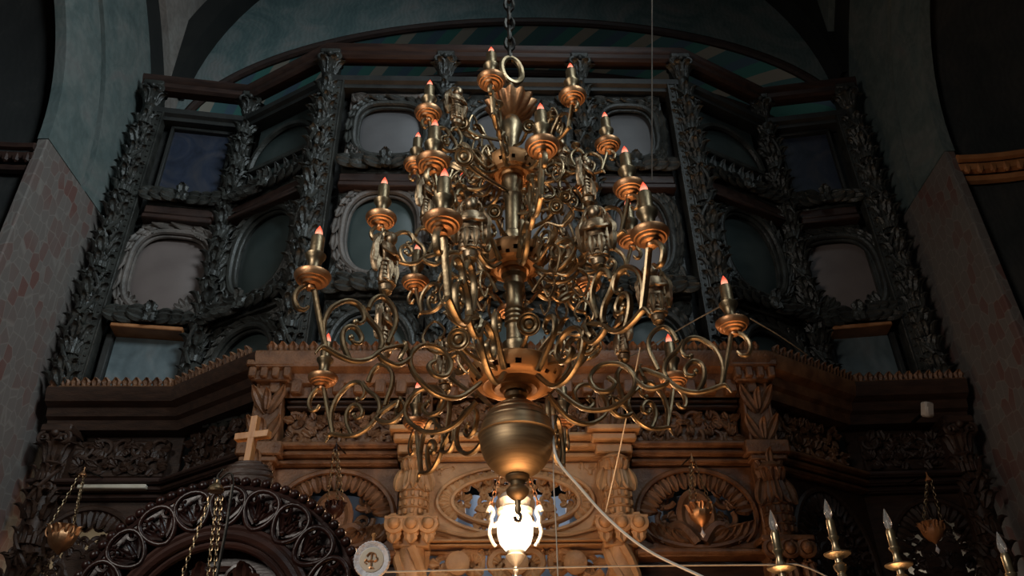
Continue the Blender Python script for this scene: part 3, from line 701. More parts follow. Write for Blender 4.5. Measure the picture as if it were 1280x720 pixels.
# central door head
x0, x1 = uP2 + .11, uP3 - .11; z0, z1 = zl(677), zl(580); cx = (x0 + x1) / 2; cz = zl(628); N = 64
a, bu, bd = (x1 - x0) / 2 - .055, zl(585) - cz, cz - zl(670)
inner = [(cx + a * math.cos(2 * PI * k / N), cz + (bu if k < N / 2 else bd) * math.sin(2 * PI * k / N)) for k in range(N)]
b = MB(); b.m = nCF
b.ring_slab(rect_like(x0, x1, z0, z1, cx, (z0 + z1) / 2, N), inner, -.02, .05)
b.tube([(x, -.03, z) for x, z in inner], .016, 6, closed=True)
in2 = [(cx + (x - cx) * .81, cz + (z - cz) * .74) for x, z in inner]
b.ring_slab([(cx + (x - cx) * .85, cz + (z - cz) * .80) for x, z in inner], in2, -.035, .04); b.tube([(x, -.035, z) for x, z in in2], .018, 6, closed=True)
petals_ring(b, cx, cz, a * 1.01, bu * 1.0, 23, .135, .105, -.005, R(-35), R(215))
ins = lambda X, Z: ((X - cx) / (a * .80)) ** 2 + ((Z - cz) / (bu * .78 if Z > cz else bd * .85)) ** 2 < 1
scrollwork(b, cx - a * .82, cx + a * .82, cz - bd * .8, cz + bu * .8, .0, .155, .022, 1.0, ins)
for sg in (-1, 1):
    b.tube([(cx + sg * t * a, -.05, z0 + .03 + .05 * math.cos(t * PI * .9) ** 2) for t in [k / 12 for k in range(13)]], [.03 - .018 * k / 12 for k in range(13)], 6)
    scrollwork(b, cx + sg * a * .98 - .12, cx + sg * a * .98 + .12, zl(604), z1 - .02, -.02, .11, .014)
b.build('openwork_door_head', M['honey_lamplit'], lower)
moulding(nCF, x0 - .02, x1 + .02, zl(686), zl(677), M['honey_lamplit'], 2, .08)
b = MB(); b.m = nCF; zz0, zz1 = zl(722), zl(687)
b.box(x0, x1, .02, .05, zz1 - .03, zz1); scrollwork(b, x0, x1, zz0, zz1, .01, .20, .030, 1.6)
for k in range(3): b.lathe([(.085, 0), (.085, .03), (.05, .05), (.0005, .05)], 16, T((cx + (k - 1) * .42, .0, (zz0 + zz1) / 2)) @ RX(PI / 2))
b.build('openwork_band', M['honey_lamplit'], lower)
board(nCF, x0 - .1, x1 + .1, zl(1100), zl(722), .06, M['honey_lamplit'], 'royal_door')
# pale cloth hung behind the openings
b = MB(); b.m = nCF; vs, fs = [], []
for k in range(81):
    x = .1 + (lCF - .2) * k / 80; y = .85 + .03 * math.sin(k * 1.1)
    vs += [(x, y, 0.2), (x, y, zl(574)), (x, y + .02, zl(574)), (x, y + .02, 0.2)]
for k in range(80):
    for j in range(4): fs.append((k * 4 + j, k * 4 + (j + 1) % 4, k * 4 + 4 + (j + 1) % 4, k * 4 + 4 + j))
b.add(vs, fs); tag(b.build('altar_curtain', M['curtain']), 'pale blue curtain seen through the pierced carving above the royal doors', 'curtain')
# slanted and outer lower bays, their dimness put into darker wood
def lower_bay(m, L, sl):
    board(m, 0, L, zl(590), ZC - .25, .10, M['walnut_dark_shade'])
    b = MB(); b.m = m; b.box(.1, L - .1, .05, .11, zl(556), zl(508)); scrollwork(b, .1, L - .1, zl(556), zl(508), .018, .13, .018, 1.5); b.build('scroll_frieze', M['walnut_dark_shade'] if not sl else M['walnut'], lower)
    moulding(m, .02, L - .02, zl(500), zl(488), M['walnut'] if sl else M['walnut_dark_shade'], 2, .05)
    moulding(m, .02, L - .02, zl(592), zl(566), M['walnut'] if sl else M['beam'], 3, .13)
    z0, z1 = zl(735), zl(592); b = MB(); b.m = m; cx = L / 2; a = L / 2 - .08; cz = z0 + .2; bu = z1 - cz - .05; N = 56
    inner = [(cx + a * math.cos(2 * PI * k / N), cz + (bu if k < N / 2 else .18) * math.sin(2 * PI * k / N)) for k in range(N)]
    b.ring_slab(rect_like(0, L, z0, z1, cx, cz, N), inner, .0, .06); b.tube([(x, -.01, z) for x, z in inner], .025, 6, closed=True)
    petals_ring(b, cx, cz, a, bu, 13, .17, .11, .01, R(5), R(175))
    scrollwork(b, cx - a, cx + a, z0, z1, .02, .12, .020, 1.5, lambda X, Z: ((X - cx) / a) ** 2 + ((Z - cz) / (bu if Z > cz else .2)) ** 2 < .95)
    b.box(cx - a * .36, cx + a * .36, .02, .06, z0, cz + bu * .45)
    b.build('openwork_lunette', M['walnut_dark_shade'], lower)
    board(m, 0, L, zl(1100), z0, .05, M['walnut_dark_shade'], 'lower_board')
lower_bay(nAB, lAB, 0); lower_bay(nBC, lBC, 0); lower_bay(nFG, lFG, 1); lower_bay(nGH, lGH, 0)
for m, u in ((nAB, .16), (nGH, lGH - .16)):
    e = (m[0][0], m[1][0]); P = (m[0][3] + e[0] * u + m[0][1] * -.08, m[1][3] + e[1] * u + m[1][1] * -.08)
    leaf_column('leaf_column', P, e, 0.0, ZC - .30, M['walnut_dark_shade'], .085, .50, lower)
for m, L in ((nAB, lAB), (nGH, lGH)):
    b = MB(); b.m = m; b.box(.1, L - .1, .42, .47, .2, zl(600)); b.build('sanctuary_screen', M['curtain_cream'], lower)
# strip under the ledge of the left bay, light put into its cream colour
u0, z_ = uz(nAB, 106, 613); u1, _ = uz(nAB, 190, 616)
b = MB(); b.m = nAB; b.box(u0, u1, -.15, -.08, z_ - .035, z_); b.build('ledge', M['cream'], lower)
# ================================================================== CHANDELIER
AXX, AXY = .0105, 3.5
def zax(py): return at(645, py, AXY).z
ch = thing('chandelier', 'large three-tier brass chandelier with scrolled arms, candle bulbs and a ball at the foot', 'chandelier', (AXX, AXY, zax(655)))
AX0 = T((AXX, AXY, 0))
# stem
b = MB(); z = zax
stem = [(.012, z(585)), (.03, z(500)), (.05, z(498)), (.056, z(494)), (.045, z(490)), (.058, z(486)), (.058, z(481)), (.04, z(478))]
stem += [(.05, z(470)), (.052, z(440)), (.062, z(436)), (.062, z(430)), (.042, z(426))]
for q in (405, 399, 393, 387): stem += [(.043, z(q + 3)), (.052, z(q + 1)), (.043, z(q - 1))]
stem += [(.040, z(380)), (.042, z(362)), (.055, z(358)), (.05, z(350)), (.066, z(346)), (.066, z(338)), (.05, z(332)), (.05, z(305)), (.06, z(300)), (.06, z(294)), (.040, z(290)), (.043, z(250)), (.055, z(246)), (.045, z(238)), (.06, z(232)), (.06, z(225)), (.045, z(220)), (.045, z(195)), (.035, z(185)), (.05, z(170)), (.07, z(160)), (.05, z(150)), (.03, z(146)), (.025, z(108)), (.012, z(104))]
b.lathe(stem, 20, AX0); b.build('stem', M['brass_tube'], ch)
b = MB(); zb = z(548); hb = .185
prof = [(.03, zb + hb * 1.06)]
for k in range(1, 26):
    q = PI * k / 26; rr = .170 * math.sin(q) ** .92; zz = zb + hb * math.cos(q)
    prof.append((rr, zz))
    if k in (5, 7, 9): prof += [(rr + .004, zz - .006), (rr + .003, zz - .012)]
    if k == 12: prof += [(rr + .008, zz - .004), (rr + .010, zz - .012), (rr + .003, zz - .018)]
prof.append((.03, zb - hb)); b.lathe(prof, 40, AX0); b.build('ball', M['bronze_ball'], ch)
b = MB(); b.lathe([(.055, z(596)), (.05, z(600)), (.034, z(603)), (.030, z(607)), (.040, z(609)), (.052, z(613)), (.048, z(618)), (.030, z(623)), (.014, z(626)), (.011, z(632)), (.016, z(637)), (.009, z(642))][::-1], 20, AX0); b.build('finial', M['bronze_ball'], ch)
b = MB(); b.tube(spline([(AXX, AXY, z(640)), (AXX + .012, AXY, z(645)), (AXX + .006, AXY, z(651)), (AXX - .010, AXY, z(650)), (AXX - .013, AXY, z(646))], 5), .008, 6); b.build('bottom_hook', M['beam'], ch)
def hub(zc_, r):
    b = MB(); P = [(.045, -.075), (.06, -.085), (.075, -.07), (.10, -.072), (.112, -.055), (.14, -.05), (.155, -.058), (.165, -.05)]
    s_ = r / .22
    prof = [(.035, -.09)] + [(q[0] * s_, q[1]) for q in P] + [(.185 * s_, -.045), (.198 * s_, -.03), (.212 * s_, -.01), (.220 * s_, .012), (.222 * s_, .03), (.214 * s_, .04), (.10 * s_, .055), (.035, .06)]
    n = 48; vs = [(rr * math.cos(2 * PI * k / n), rr * math.sin(2 * PI * k / n), zc_ + zz) for rr, zz in prof for k in range(n)]
    fs = []; hole = 10
    for i in range(len(prof) - 1):
        for k in range(n):
            if i == hole and k % 4 in (0,): continue                # the pierced rim
            if i == hole - 1 and k % 8 == 2: continue
            fs.append((i * n + k, i * n + (k + 1) % n, (i + 1) * n + (k + 1) % n, (i + 1) * n + k))
    b.add(vs, fs, AX0); return b.build('hub_plate', M['hub_gilt'], ch)
ZH = [z(478), z(332), z(217)]
for zz, r in zip(ZH, (.222, .172, .150)): hub(zz + .03, r)
b = MB(); zs_ = z(150); rim = lambda i: (0, .05, .12, .2, .25, .2, .1)[i]
b.lathe([(.03, zs_), (.06, zs_ + .02), (.092, zs_ + .05), (.115, zs_ + .085), (.130, zs_ + .125), (.118, zs_ + .135), (.03, zs_ + .10)], 72, AX0 @ RX(R(6)) if False else AX0, (14, 1, rim)); b.build('scallop_cup', M['gilt'], ch)
b = MB(); zr = z(88)
b.tube([(AXX + .010 + .062 * math.cos(2 * PI * k / 24), AXY + .03 * math.cos(2 * PI * k / 24), zr + .105 * math.sin(2 * PI * k / 24)) for k in range(24)], .020, 8, closed=True); b.build('hanging_ring', M['brass_tube'], ch)
b = MB(); zz = zr + .10; i = 0
while zz < 13.5:
    b.tube([((.028 * math.cos(2 * PI * k / 10)) * (1 if i % 2 else .12) + AXX, AXY + (.028 * math.cos(2 * PI * k / 10)) * (.12 if i % 2 else 1), zz + .05 + .062 * math.sin(2 * PI * k / 10)) for k in range(10)], .012, 5, closed=True); zz += .095; i += 1
b.build('chain', M['iron'], ch)
# prototypes of the pieces of an arm, in the frame of a candle cup
def proto(name, prof, n, mat):
    b = MB(); b.lathe(prof, n); o = b.build(name, mat, None, local=True); C.objects.unlink(o); return o
saucer0 = proto('saucer', [(.010, -.012), (.020, -.010), (.022, .000), (.018, .006), (.030, .010), (.040, .011), (.046, .020), (.056, .022), (.062, .030), (.068, .031), (.075, .042), (.080, .056), (.079, .062), (.074, .058), (.060, .045), (.02, .04)], 32, M['gilt'])
cup0 = proto('candle_cup', [(.02, .04), (.046, .044), (.050, .052), (.044, .060), (.032, .075), (.027, .100), (.028, .120), (.034, .140), (.044, .156), (.046, .166), (.040, .172), (.03, .172)], 24, M['brass_tube'])
tube0 = proto('candle_tube', [(.026, .168), (.030, .170), (.030, .262), (.027, .268), (.012, .268)], 20, M['brass_tube'])
bulb0 = proto('bulb', [(.008, .262), (.014, .268), (.0175, .280), (.0165, .294), (.011, .310), (.005, .322), (.0008, .330)], 14, M['bulb'])
def angel_mesh():                              # a small cast winged figure on a foot, facing -y
    b = MB()
    b.lathe([(.004, -.03), (.022, -.024), (.028, -.006), (.022, .0), (.030, .006)], 14)
    b.lathe([(.034, .0), (.040, .012), (.037, .05), (.033, .09), (.030, .105), (.036, .135), (.038, .155), (.032, .170), (.012, .178)], 16, Matrix.Diagonal((1.05, .62, 1, 1)))
    b.ball((0, -.006, .202), .0245, 12, (.9, .95, 1.12))
    b.tube([(.037 * math.cos(2 * PI * k / 16), .012, .206 + .037 * math.sin(2 * PI * k / 16)) for k in range(16)], .0045, 5, closed=True)
    b.lathe([(.014, .210), (.0255, .204), (.023, .222), (.009, .231)], 12)
    for sg in (-1, 1):                         # wings close against the shoulders
        b.leaf(T((sg * .036, .012, .208)) @ RY(PI - sg * R(4)), .165, .060, .05, .2, 7, 9)
        b.leaf(T((sg * .047, .020, .200)) @ RY(PI), .150, .046, .05, .2, 7, 8)
        b.tube(spline([(sg * .034, .0, .165), (sg * .042, -.014, .135), (sg * .020, -.030, .122), (0, -.032, .126)], 4), [.011, .011, .010, .010, .010, .009, .009, .008, .008, .008, .008, .007, .007], 6)
        b.leaf(T((sg * .016, -.026, .09)) @ RY(PI), .085, .030, .05, .3, 1, 5)
    for i in range(5): b.tube([(.037 * math.cos(a), -.026 * math.sin(a) - .002, .012 + .019 * i) for a in [PI * k / 8 for k in range(9)]], .0035, 4)
    return b
ab = angel_mesh(); angel0 = ab.build('angel_figurine', M['cast_bronze'], None, local=True); C.objects.unlink(angel0)
FIX = lambda pts: [(p[0], p[1] - .235 * (1 - p[0] / 1.02)) for p in pts]
ARM = dict(
 curl=[(1.00, -.012), (1.03, .004), (1.068, -.035), (1.083, -.085), (1.065, -.124), (1.037, -.119), (1.02, -.093)],
 strut=[(1.005, -.005), (.985, -.07), (.955, -.16), (.926, -.236)],
 main=[(.965, -.285), (.948, -.25), (.926, -.238), (.867, -.243), (.80, -.234), (.734, -.192), (.682, -.124), (.636, -.087), (.59, -.055), (.557, -.062), (.548, -.100), (.575, -.126), (.60, -.11)],
 big=[(.926, -.236), (.945, -.165), (.942, -.105), (.919, -.042), (.867, .018), (.82, .037), (.788, .022), (.772, -.017), (.788, -.049), (.81, -.053)],
 inner=[(.82, -.236), (.852, -.185), (.86, -.132), (.84, -.094), (.807, -.083), (.777, -.109), (.78, -.139), (.807, -.152), (.822, -.135)],
 upper=[(.788, .034), (.755, -.004), (.702, -.041), (.682, -.087), (.689, -.124)],
 top=[(.758, .041), (.741, .094), (.708, .132), (.668, .130), (.632, .092), (.626, .034), (.646, -.041), (.656, -.078)])
ARM = {k: FIX(v) for k, v in ARM.items()}
ARM['hub'] = [(.19, -.225), (.30, -.325), (.42, -.335), (.52, -.27), (.545, -.19), (.49, -.12), (.40, -.115), (.345, -.17), (.365, -.235), (.42, -.25), (.455, -.215), (.43, -.185)]
ARM['hub2'] = [(.19, -.20), (.27, -.13), (.335, -.06), (.335, .01), (.29, .035), (.255, .0), (.275, -.035)]
ARM['hub3'] = [(.545, -.20), (.60, -.25), (.66, -.245), (.70, -.22)]
def arm(R_, ang, h, rad, angel_yaw=None, zk=1.0, rim=None):
    s_ = R_ / 1.02; b = MB()
    for k, pts in ARM.items():
        p = spline([((q[0] - 1.02) * s_, 0, q[1] * s_ * zk) for q in pts], 5); N = len(p)
        taper = [1] * N
        if k in ('curl', 'inner', 'big', 'hub2', 'main'): taper = [1 - .45 * max(0, (i / N - .6) / .4) for i in range(N)]
        if k == 'main': taper = [.35 + .65 * min(1, i / 8) if i < 8 else t for i, t in enumerate(taper)]
        b.tube(p, [rad * t for t in taper], 8, flat=1.35, up=(0, 1, 0))
        if k in ('inner', 'hub', 'hub2', 'big'): b.ball(p[-1], rad * 1.25, 8)
    nx, nz = (.685 - 1.02) * s_, (.130 - .077) * s_ * zk
    b.lathe([(.006, nz), (.016, nz + .006), (.010, nz + .016), (.018, nz + .028), (.028, nz + .036), (.026, nz + .042), (.006, nz + .044)], 14, T((nx, 0, 0)))
    b.leaf(T(((.60 - 1.02) * s_, 0, (-.22) * s_)) @ RZ(PI / 2) @ RX(R(-30)), .09 * s_ + .02, .05, .4)
    o = b.build('arm', M['brass_tube'], None, local=True)
    o.parent = ch; o.rotation_euler = (0, 0, ang); o.location = (R_ * math.cos(ang), R_ * math.sin(ang), h - ch.location.z)
    for pr in (saucer0, cup0, tube0, bulb0):
        c = pr.copy(); C.objects.link(c); c.parent = o
        if rim: c.scale = (rim, rim, rim)
    if angel_yaw is not None:
        c = angel0.copy(); C.objects.link(c); c.parent = o; c.location = (nx, 0, nz + .044 + .03 * min(1, s_ + .1)); c.rotation_euler = (0, 0, angel_yaw - ang); k = .9 + .38 * s_; c.scale = (k, k, k)
    return o
def polar(px, py, z_):
    p = on_height(px, py, z_); return math.hypot(p.x - AXX, p.y - AXY), math.atan2(p.y - AXY, p.x - AXX)
HB = 1.945 + EYE
for px, py, yaw in ((553, 283, 5), (390, 352, 62), (403, 478, 80), (520, 533, 70), (705, 530, 85), (843, 478, -78), (916, 410, -4), (813, 299, -12)):
    r, a = polar(px, py, HB); arm(r, a, HB - .03, .0118, R(yaw))
HM = 2.54 + EYE
for px, py, yaw in ((476, 278, 70), (541, 208, None), (678, 188, None), (787, 240, 68), (790, 303, None), (735, 360, 20), (519, 357, 80)):
    r, a = polar(px, py, HM); arm(r, a, HM - .03, .0105, R(yaw) if yaw is not None else None)
arm(.70, R(92), HM - .03, .0105)
HT = 3.17 + EYE
for px, py, yaw in ((614, 104, None), (535, 145, 40), (716, 124, None), (760, 184, None), (520, 209, None)):
    r, a = polar(px, py, HT); arm(r, a, HT - .03, .0095, R(yaw) if yaw is not None else None, 1.0, .93)
for a in (35, 80, 125): arm(.55, R(a), HT - .03, .0095, R(20), 1.0, .93)
# small leafy scroll branches filling the spaces between the arms
def branch(zc_, a, L, up):
    b = MB()
    pts = spline([(.10, 0, 0), (.10 + L * .35, 0, up * .10), (.10 + L * .75, 0, up * .06), (.10 + L, 0, up * .14), (.10 + L * .86, 0, up * .24), (.10 + L * .70, 0, up * .19), (.10 + L * .76, 0, up * .14)], 5)
    b.tube(pts, [.0095 - .004 * k / len(pts) for k in range(len(pts))], 7); b.ball(pts[-1], .013, 8)
    p2 = spline([(.10 + L * .45, 0, up * .10), (.10 + L * .50, 0, up * .02), (.10 + L * .36, 0, -up * .05), (.10 + L * .26, 0, up * .0)], 5); b.tube(p2, .007, 6)
    b.leaf(T((.10 + L * .75, 0, up * .06)) @ RY(R(50)), .12, .05, .5, .3, 3, 6); b.leaf(T((.10 + L * .4, 0, up * .10)) @ RY(R(20)) @ RZ(PI / 2), .11, .045, .5, .3, 3, 6)
    o = b.build('scroll_branch', M['brass'], None, local=True); o.parent = ch; o.rotation_euler = (0, 0, a); o.location = (0, 0, zc_ - ch.location.z)
for zc_, L, up, off in ((ZH[0] + .10, .34, 1, 10), (ZH[1] + .02, .28, -1, 0), (ZH[1] + .12, .24, 1, 22), (ZH[2] + .04, .24, -1, 5), (ZH[2] + .15, .18, 1, 20), (z(370), .22, 1, 30)):
    for k in range(8):
      if abs(((k * 45 + off + 90 + 180) % 360) - 180) > 34: branch(zc_, R(k * 45 + off + random.uniform(-9, 9)), L * random.uniform(.85, 1.1), up)
# round turned rosettes on short stalks, facing out
for px, py, Y, r in ((618, 265, 3.18, .042), (695, 258, 3.2, .040), (661, 405, 3.12, .054), (573, 424, 3.05, .050), (578, 155, 3.3, .042), (661, 158, 3.28, .040), (580, 196, 3.15, .052), (707, 246, 3.3, .035), (733, 432, 3.2, .045)):
    p = at(px, py, Y); b = MB(); d = Vector((AXX - p.x, AXY - p.y, 0)).normalized()
    b.lathe([(.004, .016), (.3 * r, .012), (.42 * r, .002), (.55 * r, .010), (.70 * r, .012), (.78 * r, .003), (.92 * r, .008), (r, -.002), (.95 * r, -.012), (.2 * r, -.016)][::-1], 24, T(p) @ RX(PI / 2 + R(25)))
    e = Vector((AXX, AXY, p.z + .03)) - d * .04
    b.tube(spline([p + Vector((0, .012, 0)), p + d * .10 + Vector((0, 0, -.03)), e], 5), .010, 6); b.build('rosette', M['brass_tube'], ch)

# ================================================================== CARVED BISHOP'S THRONE, LOWER LEFT
def circ3(A, B_, D):
    ax, ay, bx, by, cx, cy = A.x, A.z, B_.x, B_.z, D.x, D.z
    d = 2 * (ax * (by - cy) + bx * (cy - ay) + cx * (ay - by))
    ux = ((ax * ax + ay * ay) * (by - cy) + (bx * bx + by * by) * (cy - ay) + (cx * cx + cy * cy) * (ay - by)) / d
    uy = ((ax * ax + ay * ay) * (cx - bx) + (bx * bx + by * by) * (ax - cx) + (cx * cx + cy * cy) * (bx - ax)) / d
    return ux, uy, math.hypot(ax - ux, ay - uy)
YT = 3.2
tx, tz, tr = circ3(at(150, 655, YT), at(293, 599, YT), at(443, 700, YT))
print('throne', tx, tz, tr)
th = thing('carved_throne', 'polished dark red wooden throne back with a rounded carved crest edged in beads', 'throne', (tx, YT + .1, 0))
N = 64; arc = lambda r, y, a0=-8, a1=188, n=N: [(tx + r * math.cos(R(a0 + (a1 - a0) * k / n)), y, tz + r * math.sin(R(a0 + (a1 - a0) * k / n))) for k in range(n + 1)]
ri = tr * .66
b = MB(); q0 = [(p[0], p[2]) for p in arc(tr - .03, 0)]; q1 = [(p[0], p[2]) for p in arc(ri, 0)]
out = q0 + q1[::-1]
vs, fs = [], []; n1 = N + 1
for y in (YT + .035, YT + .10): vs += [(x, y, zz) for x, zz in q0] + [(x, y, zz) for x, zz in q1]
for k in range(N): fs += [(k, k + 1, n1 + k + 1, n1 + k), (2 * n1 + k, 3 * n1 + k, 3 * n1 + k + 1, 2 * n1 + k + 1), (k, 2 * n1 + k, 2 * n1 + k + 1, k + 1), (n1 + k, n1 + k + 1, 3 * n1 + k + 1, 3 * n1 + k)]
b.add(vs, fs)
NL = 11
for k in range(NL):                            # pointed loops with a leaf inside, curls between them
    a = R(-2 + 184 * (k + .5) / NL); rm = (tr - .05 + ri) / 2 + .01; hh = (tr - ri) * .40; ww = tr * PI / NL * .40
    X = T((tx + rm * math.cos(a), YT + .0, tz + rm * math.sin(a))) @ RY(PI / 2 - a)
    loop = [(ww * math.sin(t) * (1 - .25 * math.cos(t)), -.005, hh * math.cos(t) * -1) for t in [2 * PI * j / 24 for j in range(24)]]
    b.tube(loop, .011, 12, X, closed=True)
    for dq in (-34, -12, 12, 34): b.leaf(X @ T((0, .012, -hh * .75)) @ RY(R(dq)), hh * 1.25, ww * .42, .25, .4, 4, 6)
    b.ball(X @ Vector((0, -.01, -hh * .55)), .012, 8)
    for j in range(5): b.ball(X @ Vector((random.uniform(-.5, .5) * ww, -.004, random.uniform(-.1, .7) * hh)), .008, 6)
    a2 = R(-2 + 184 * (k + 1) / NL)
    X2 = T((tx + (rm + hh * .45) * math.cos(a2), YT + .0, tz + (rm + hh * .45) * math.sin(a2))) @ RY(PI / 2 - a2)
    for sg in (-1, 1):
        b.tube([(sg * .022 + sg * x, 0, zz) for x, zz in spiral(0, .0, .026, R(90), 1.3, -1, 16)], .008, 5, X2)
        b.tube([(sg * (.004 + .05 * t * t), 0, -hh * 1.2 * t) for t in [j / 8 for j in range(9)]], .008, 5, X2)
    b.leaf(X2 @ T((0, .0, -.01)) @ RY(PI), hh * .8, .03, .3, .3, 3, 5)
b.build('carved_crest', M['mahogany'], th)
b = MB(); L = R(196) * tr; k = int(L / .043)
for i in range(k + 1):
    a = R(-8) + R(196) * i / k; b.ball((tx + tr * math.cos(a), YT + .035, tz + tr * math.sin(a)), .0215, 10)
b.tube(arc(tr - .022, YT + .04), .014, 6); b.build('bead_edge', M['mahogany'], th)
b = MB()
for rr, y, rad in ((ri, YT + .005, .016), (ri - .03, YT + .0, .022), (ri - .065, YT + .01, .016)): b.tube(arc(rr, y), rad, 8)
b.build('arch_moulding', M['mahogany_plain'], th)
b = MB(); oo = [(p[0], p[2]) for p in arc(ri - .01, 0, 0, 180)]
b.prism([(tx + ri - .01, .5)] + oo + [(tx - ri + .01, .5)], YT + .07, YT + .12)
for k in range(4):
    cxx = tx + (k - 1.5) * ri * .42; czz = tz + ri * (.52 if k in (1, 2) else .28)
    b.tube([(cxx + x, YT + .06, zz) for x, zz in spiral(0, czz, .07, R(60 + 90 * k), 1.4, 1 if k % 2 else -1, 18)], .011, 6)
    b.leaf(T((cxx, YT + .06, czz - .04)), .12, .07, .4); b.leaf(T((cxx, YT + .06, czz + .02)) @ RY(R(120)), .10, .06, .4)
b.tube(arc(ri * .62, YT + .065, 10, 170), .014, 6)
b.build('back_panel', M['mahogany_plain'], th)
for sg in (-1, 1):
    b = MB(); x = tx + sg * (tr + ri) / 2 ; w = (tr - ri) / 2
    b.box(x - w, x + w, YT + .0, YT + .14, 0, tz - tr * .10); b.lathe([(.05, .3), (.06, .5), (.045, .6), (.05, tz - .3), (.06, tz - .2)], 14, T((x, YT - .01, 0))); b.build('post', M['mahogany'], th)
b = MB(); b.box(tx - ri, tx + ri, YT - .55, YT + .1, .40, .48); b.box(tx - ri, tx + ri, YT + .05, YT + .1, .0, .42); b.box(tx - ri, tx + ri, YT - .5, YT - .44, .0, .42); b.build('seat', M['mahogany_plain'], th)
# domed cap with a cross behind the crest
pd = at(309, 590, YT + .16); b = MB(); rd = .118
zt_ = at(309, 577, YT + .16).z
b.lathe([(rd, tz + tr - .14), (rd, zt_ - .085)] + [(rd * math.cos(PI / 2 * k / 10), zt_ - .085 + .085 * math.sin(PI / 2 * k / 10)) for k in range(1, 10)] + [(.002, zt_)], 28, T((pd.x, pd.y, 0)) @ Matrix.Diagonal((1, .45, 1, 1)))
for k in range(4): b.lathe([(rd * math.cos(R(8 + 17 * k)) * 1.0, zt_ - .085 + .085 * math.sin(R(8 + 17 * k)) - .008), (rd * math.cos(R(8 + 17 * k)) * 1.05, zt_ - .085 + .085 * math.sin(R(8 + 17 * k))), (rd * math.cos(R(8 + 17 * k)) * .98, zt_ - .085 + .085 * math.sin(R(8 + 17 * k)) + .008)], 28, T((pd.x, pd.y, 0)) @ Matrix.Diagonal((1, .45, 1, 1)))
b.build('domed_cap', M['walnut_dark_shade'], th)
pb, ptop = at(309, 582, YT + .16), at(321, 521, YT + .16); pl, pr = at(291, 547, YT + .16), at(338, 543, YT + .16)
b = MB(); cxx = (pb.x + ptop.x) / 2; b.m = T((cxx, YT + .16, 0)) @ RZ(R(-14))
hw = .0165; zc_ = (pl.z + pr.z) / 2; wl = (pr.x - pl.x) / 2
b.box(-hw, hw, -.017, .017, pb.z - .02, ptop.z, None, .003); b.box(-wl, wl, -.0175, .0175, zc_ - hw, zc_ + hw, None, .003); b.build('cross', M['pine'], th)
# white lace-edged medallion beside the throne
pm = at(465, 700, 3.1); md = thing('lace_medallion', 'round white lace-edged medallion with a gold monogram, at the right end of the throne', 'medallion', (pm.x, pm.y, pm.z))
b = MB(); X = T(pm) @ RX(PI / 2 + R(8)); k = 40; rm = .068
b.lathe([(.045, -.006), (.055, -.010), (rm * .93, -.012), (rm, 0), (rm * .93, .012), (.055, .008), (.044, .004), (.02, .002), (.001, .002)], 72, X, (36, .03, lambda i: 1 if 2 <= i <= 4 else 0)); b.build('lace_rim', M['lace'], md)
b = MB(); b.lathe([(.001, -.004), (.044, -.004), (.046, .004), (.043, .008), (.030, .010), (.001, .011)], 40, X); b.build('face', M['cream'], md)
b = MB(); Y0 = .012
for pts in ([(0, -.030), (0, 0), (0, .024)], [(-.018, .012), (-.010, .022), (0, .024), (.012, .020), (.016, .010)], [(-.020, .002), (-.012, -.006), (0, -.002), (.012, -.006), (.021, .0), (.020, .008)], [(-.008, -.030), (0, -.026), (.008, -.030)], [(-.020, .002), (-.024, -.008), (-.017, -.014)]):
    b.tube([(q.x, q.y, Y0) for q in spline([(p_[0], p_[1], 0) for p_ in pts], 5)], .0034, 5, X)
b.build('gold_monogram', M['gilt'], md)
b = MB(); b.lathe([(.006, .05), (.006, .085), (.009, .09), (.009, .096), (.004, .1)], 12, T(pm)); b.lathe([(.006, -pm.z + tz - .25), (.006, -.04)], 10, T((pm.x, pm.y + .03, pm.z))); b.build('pin', M['pine'], md)

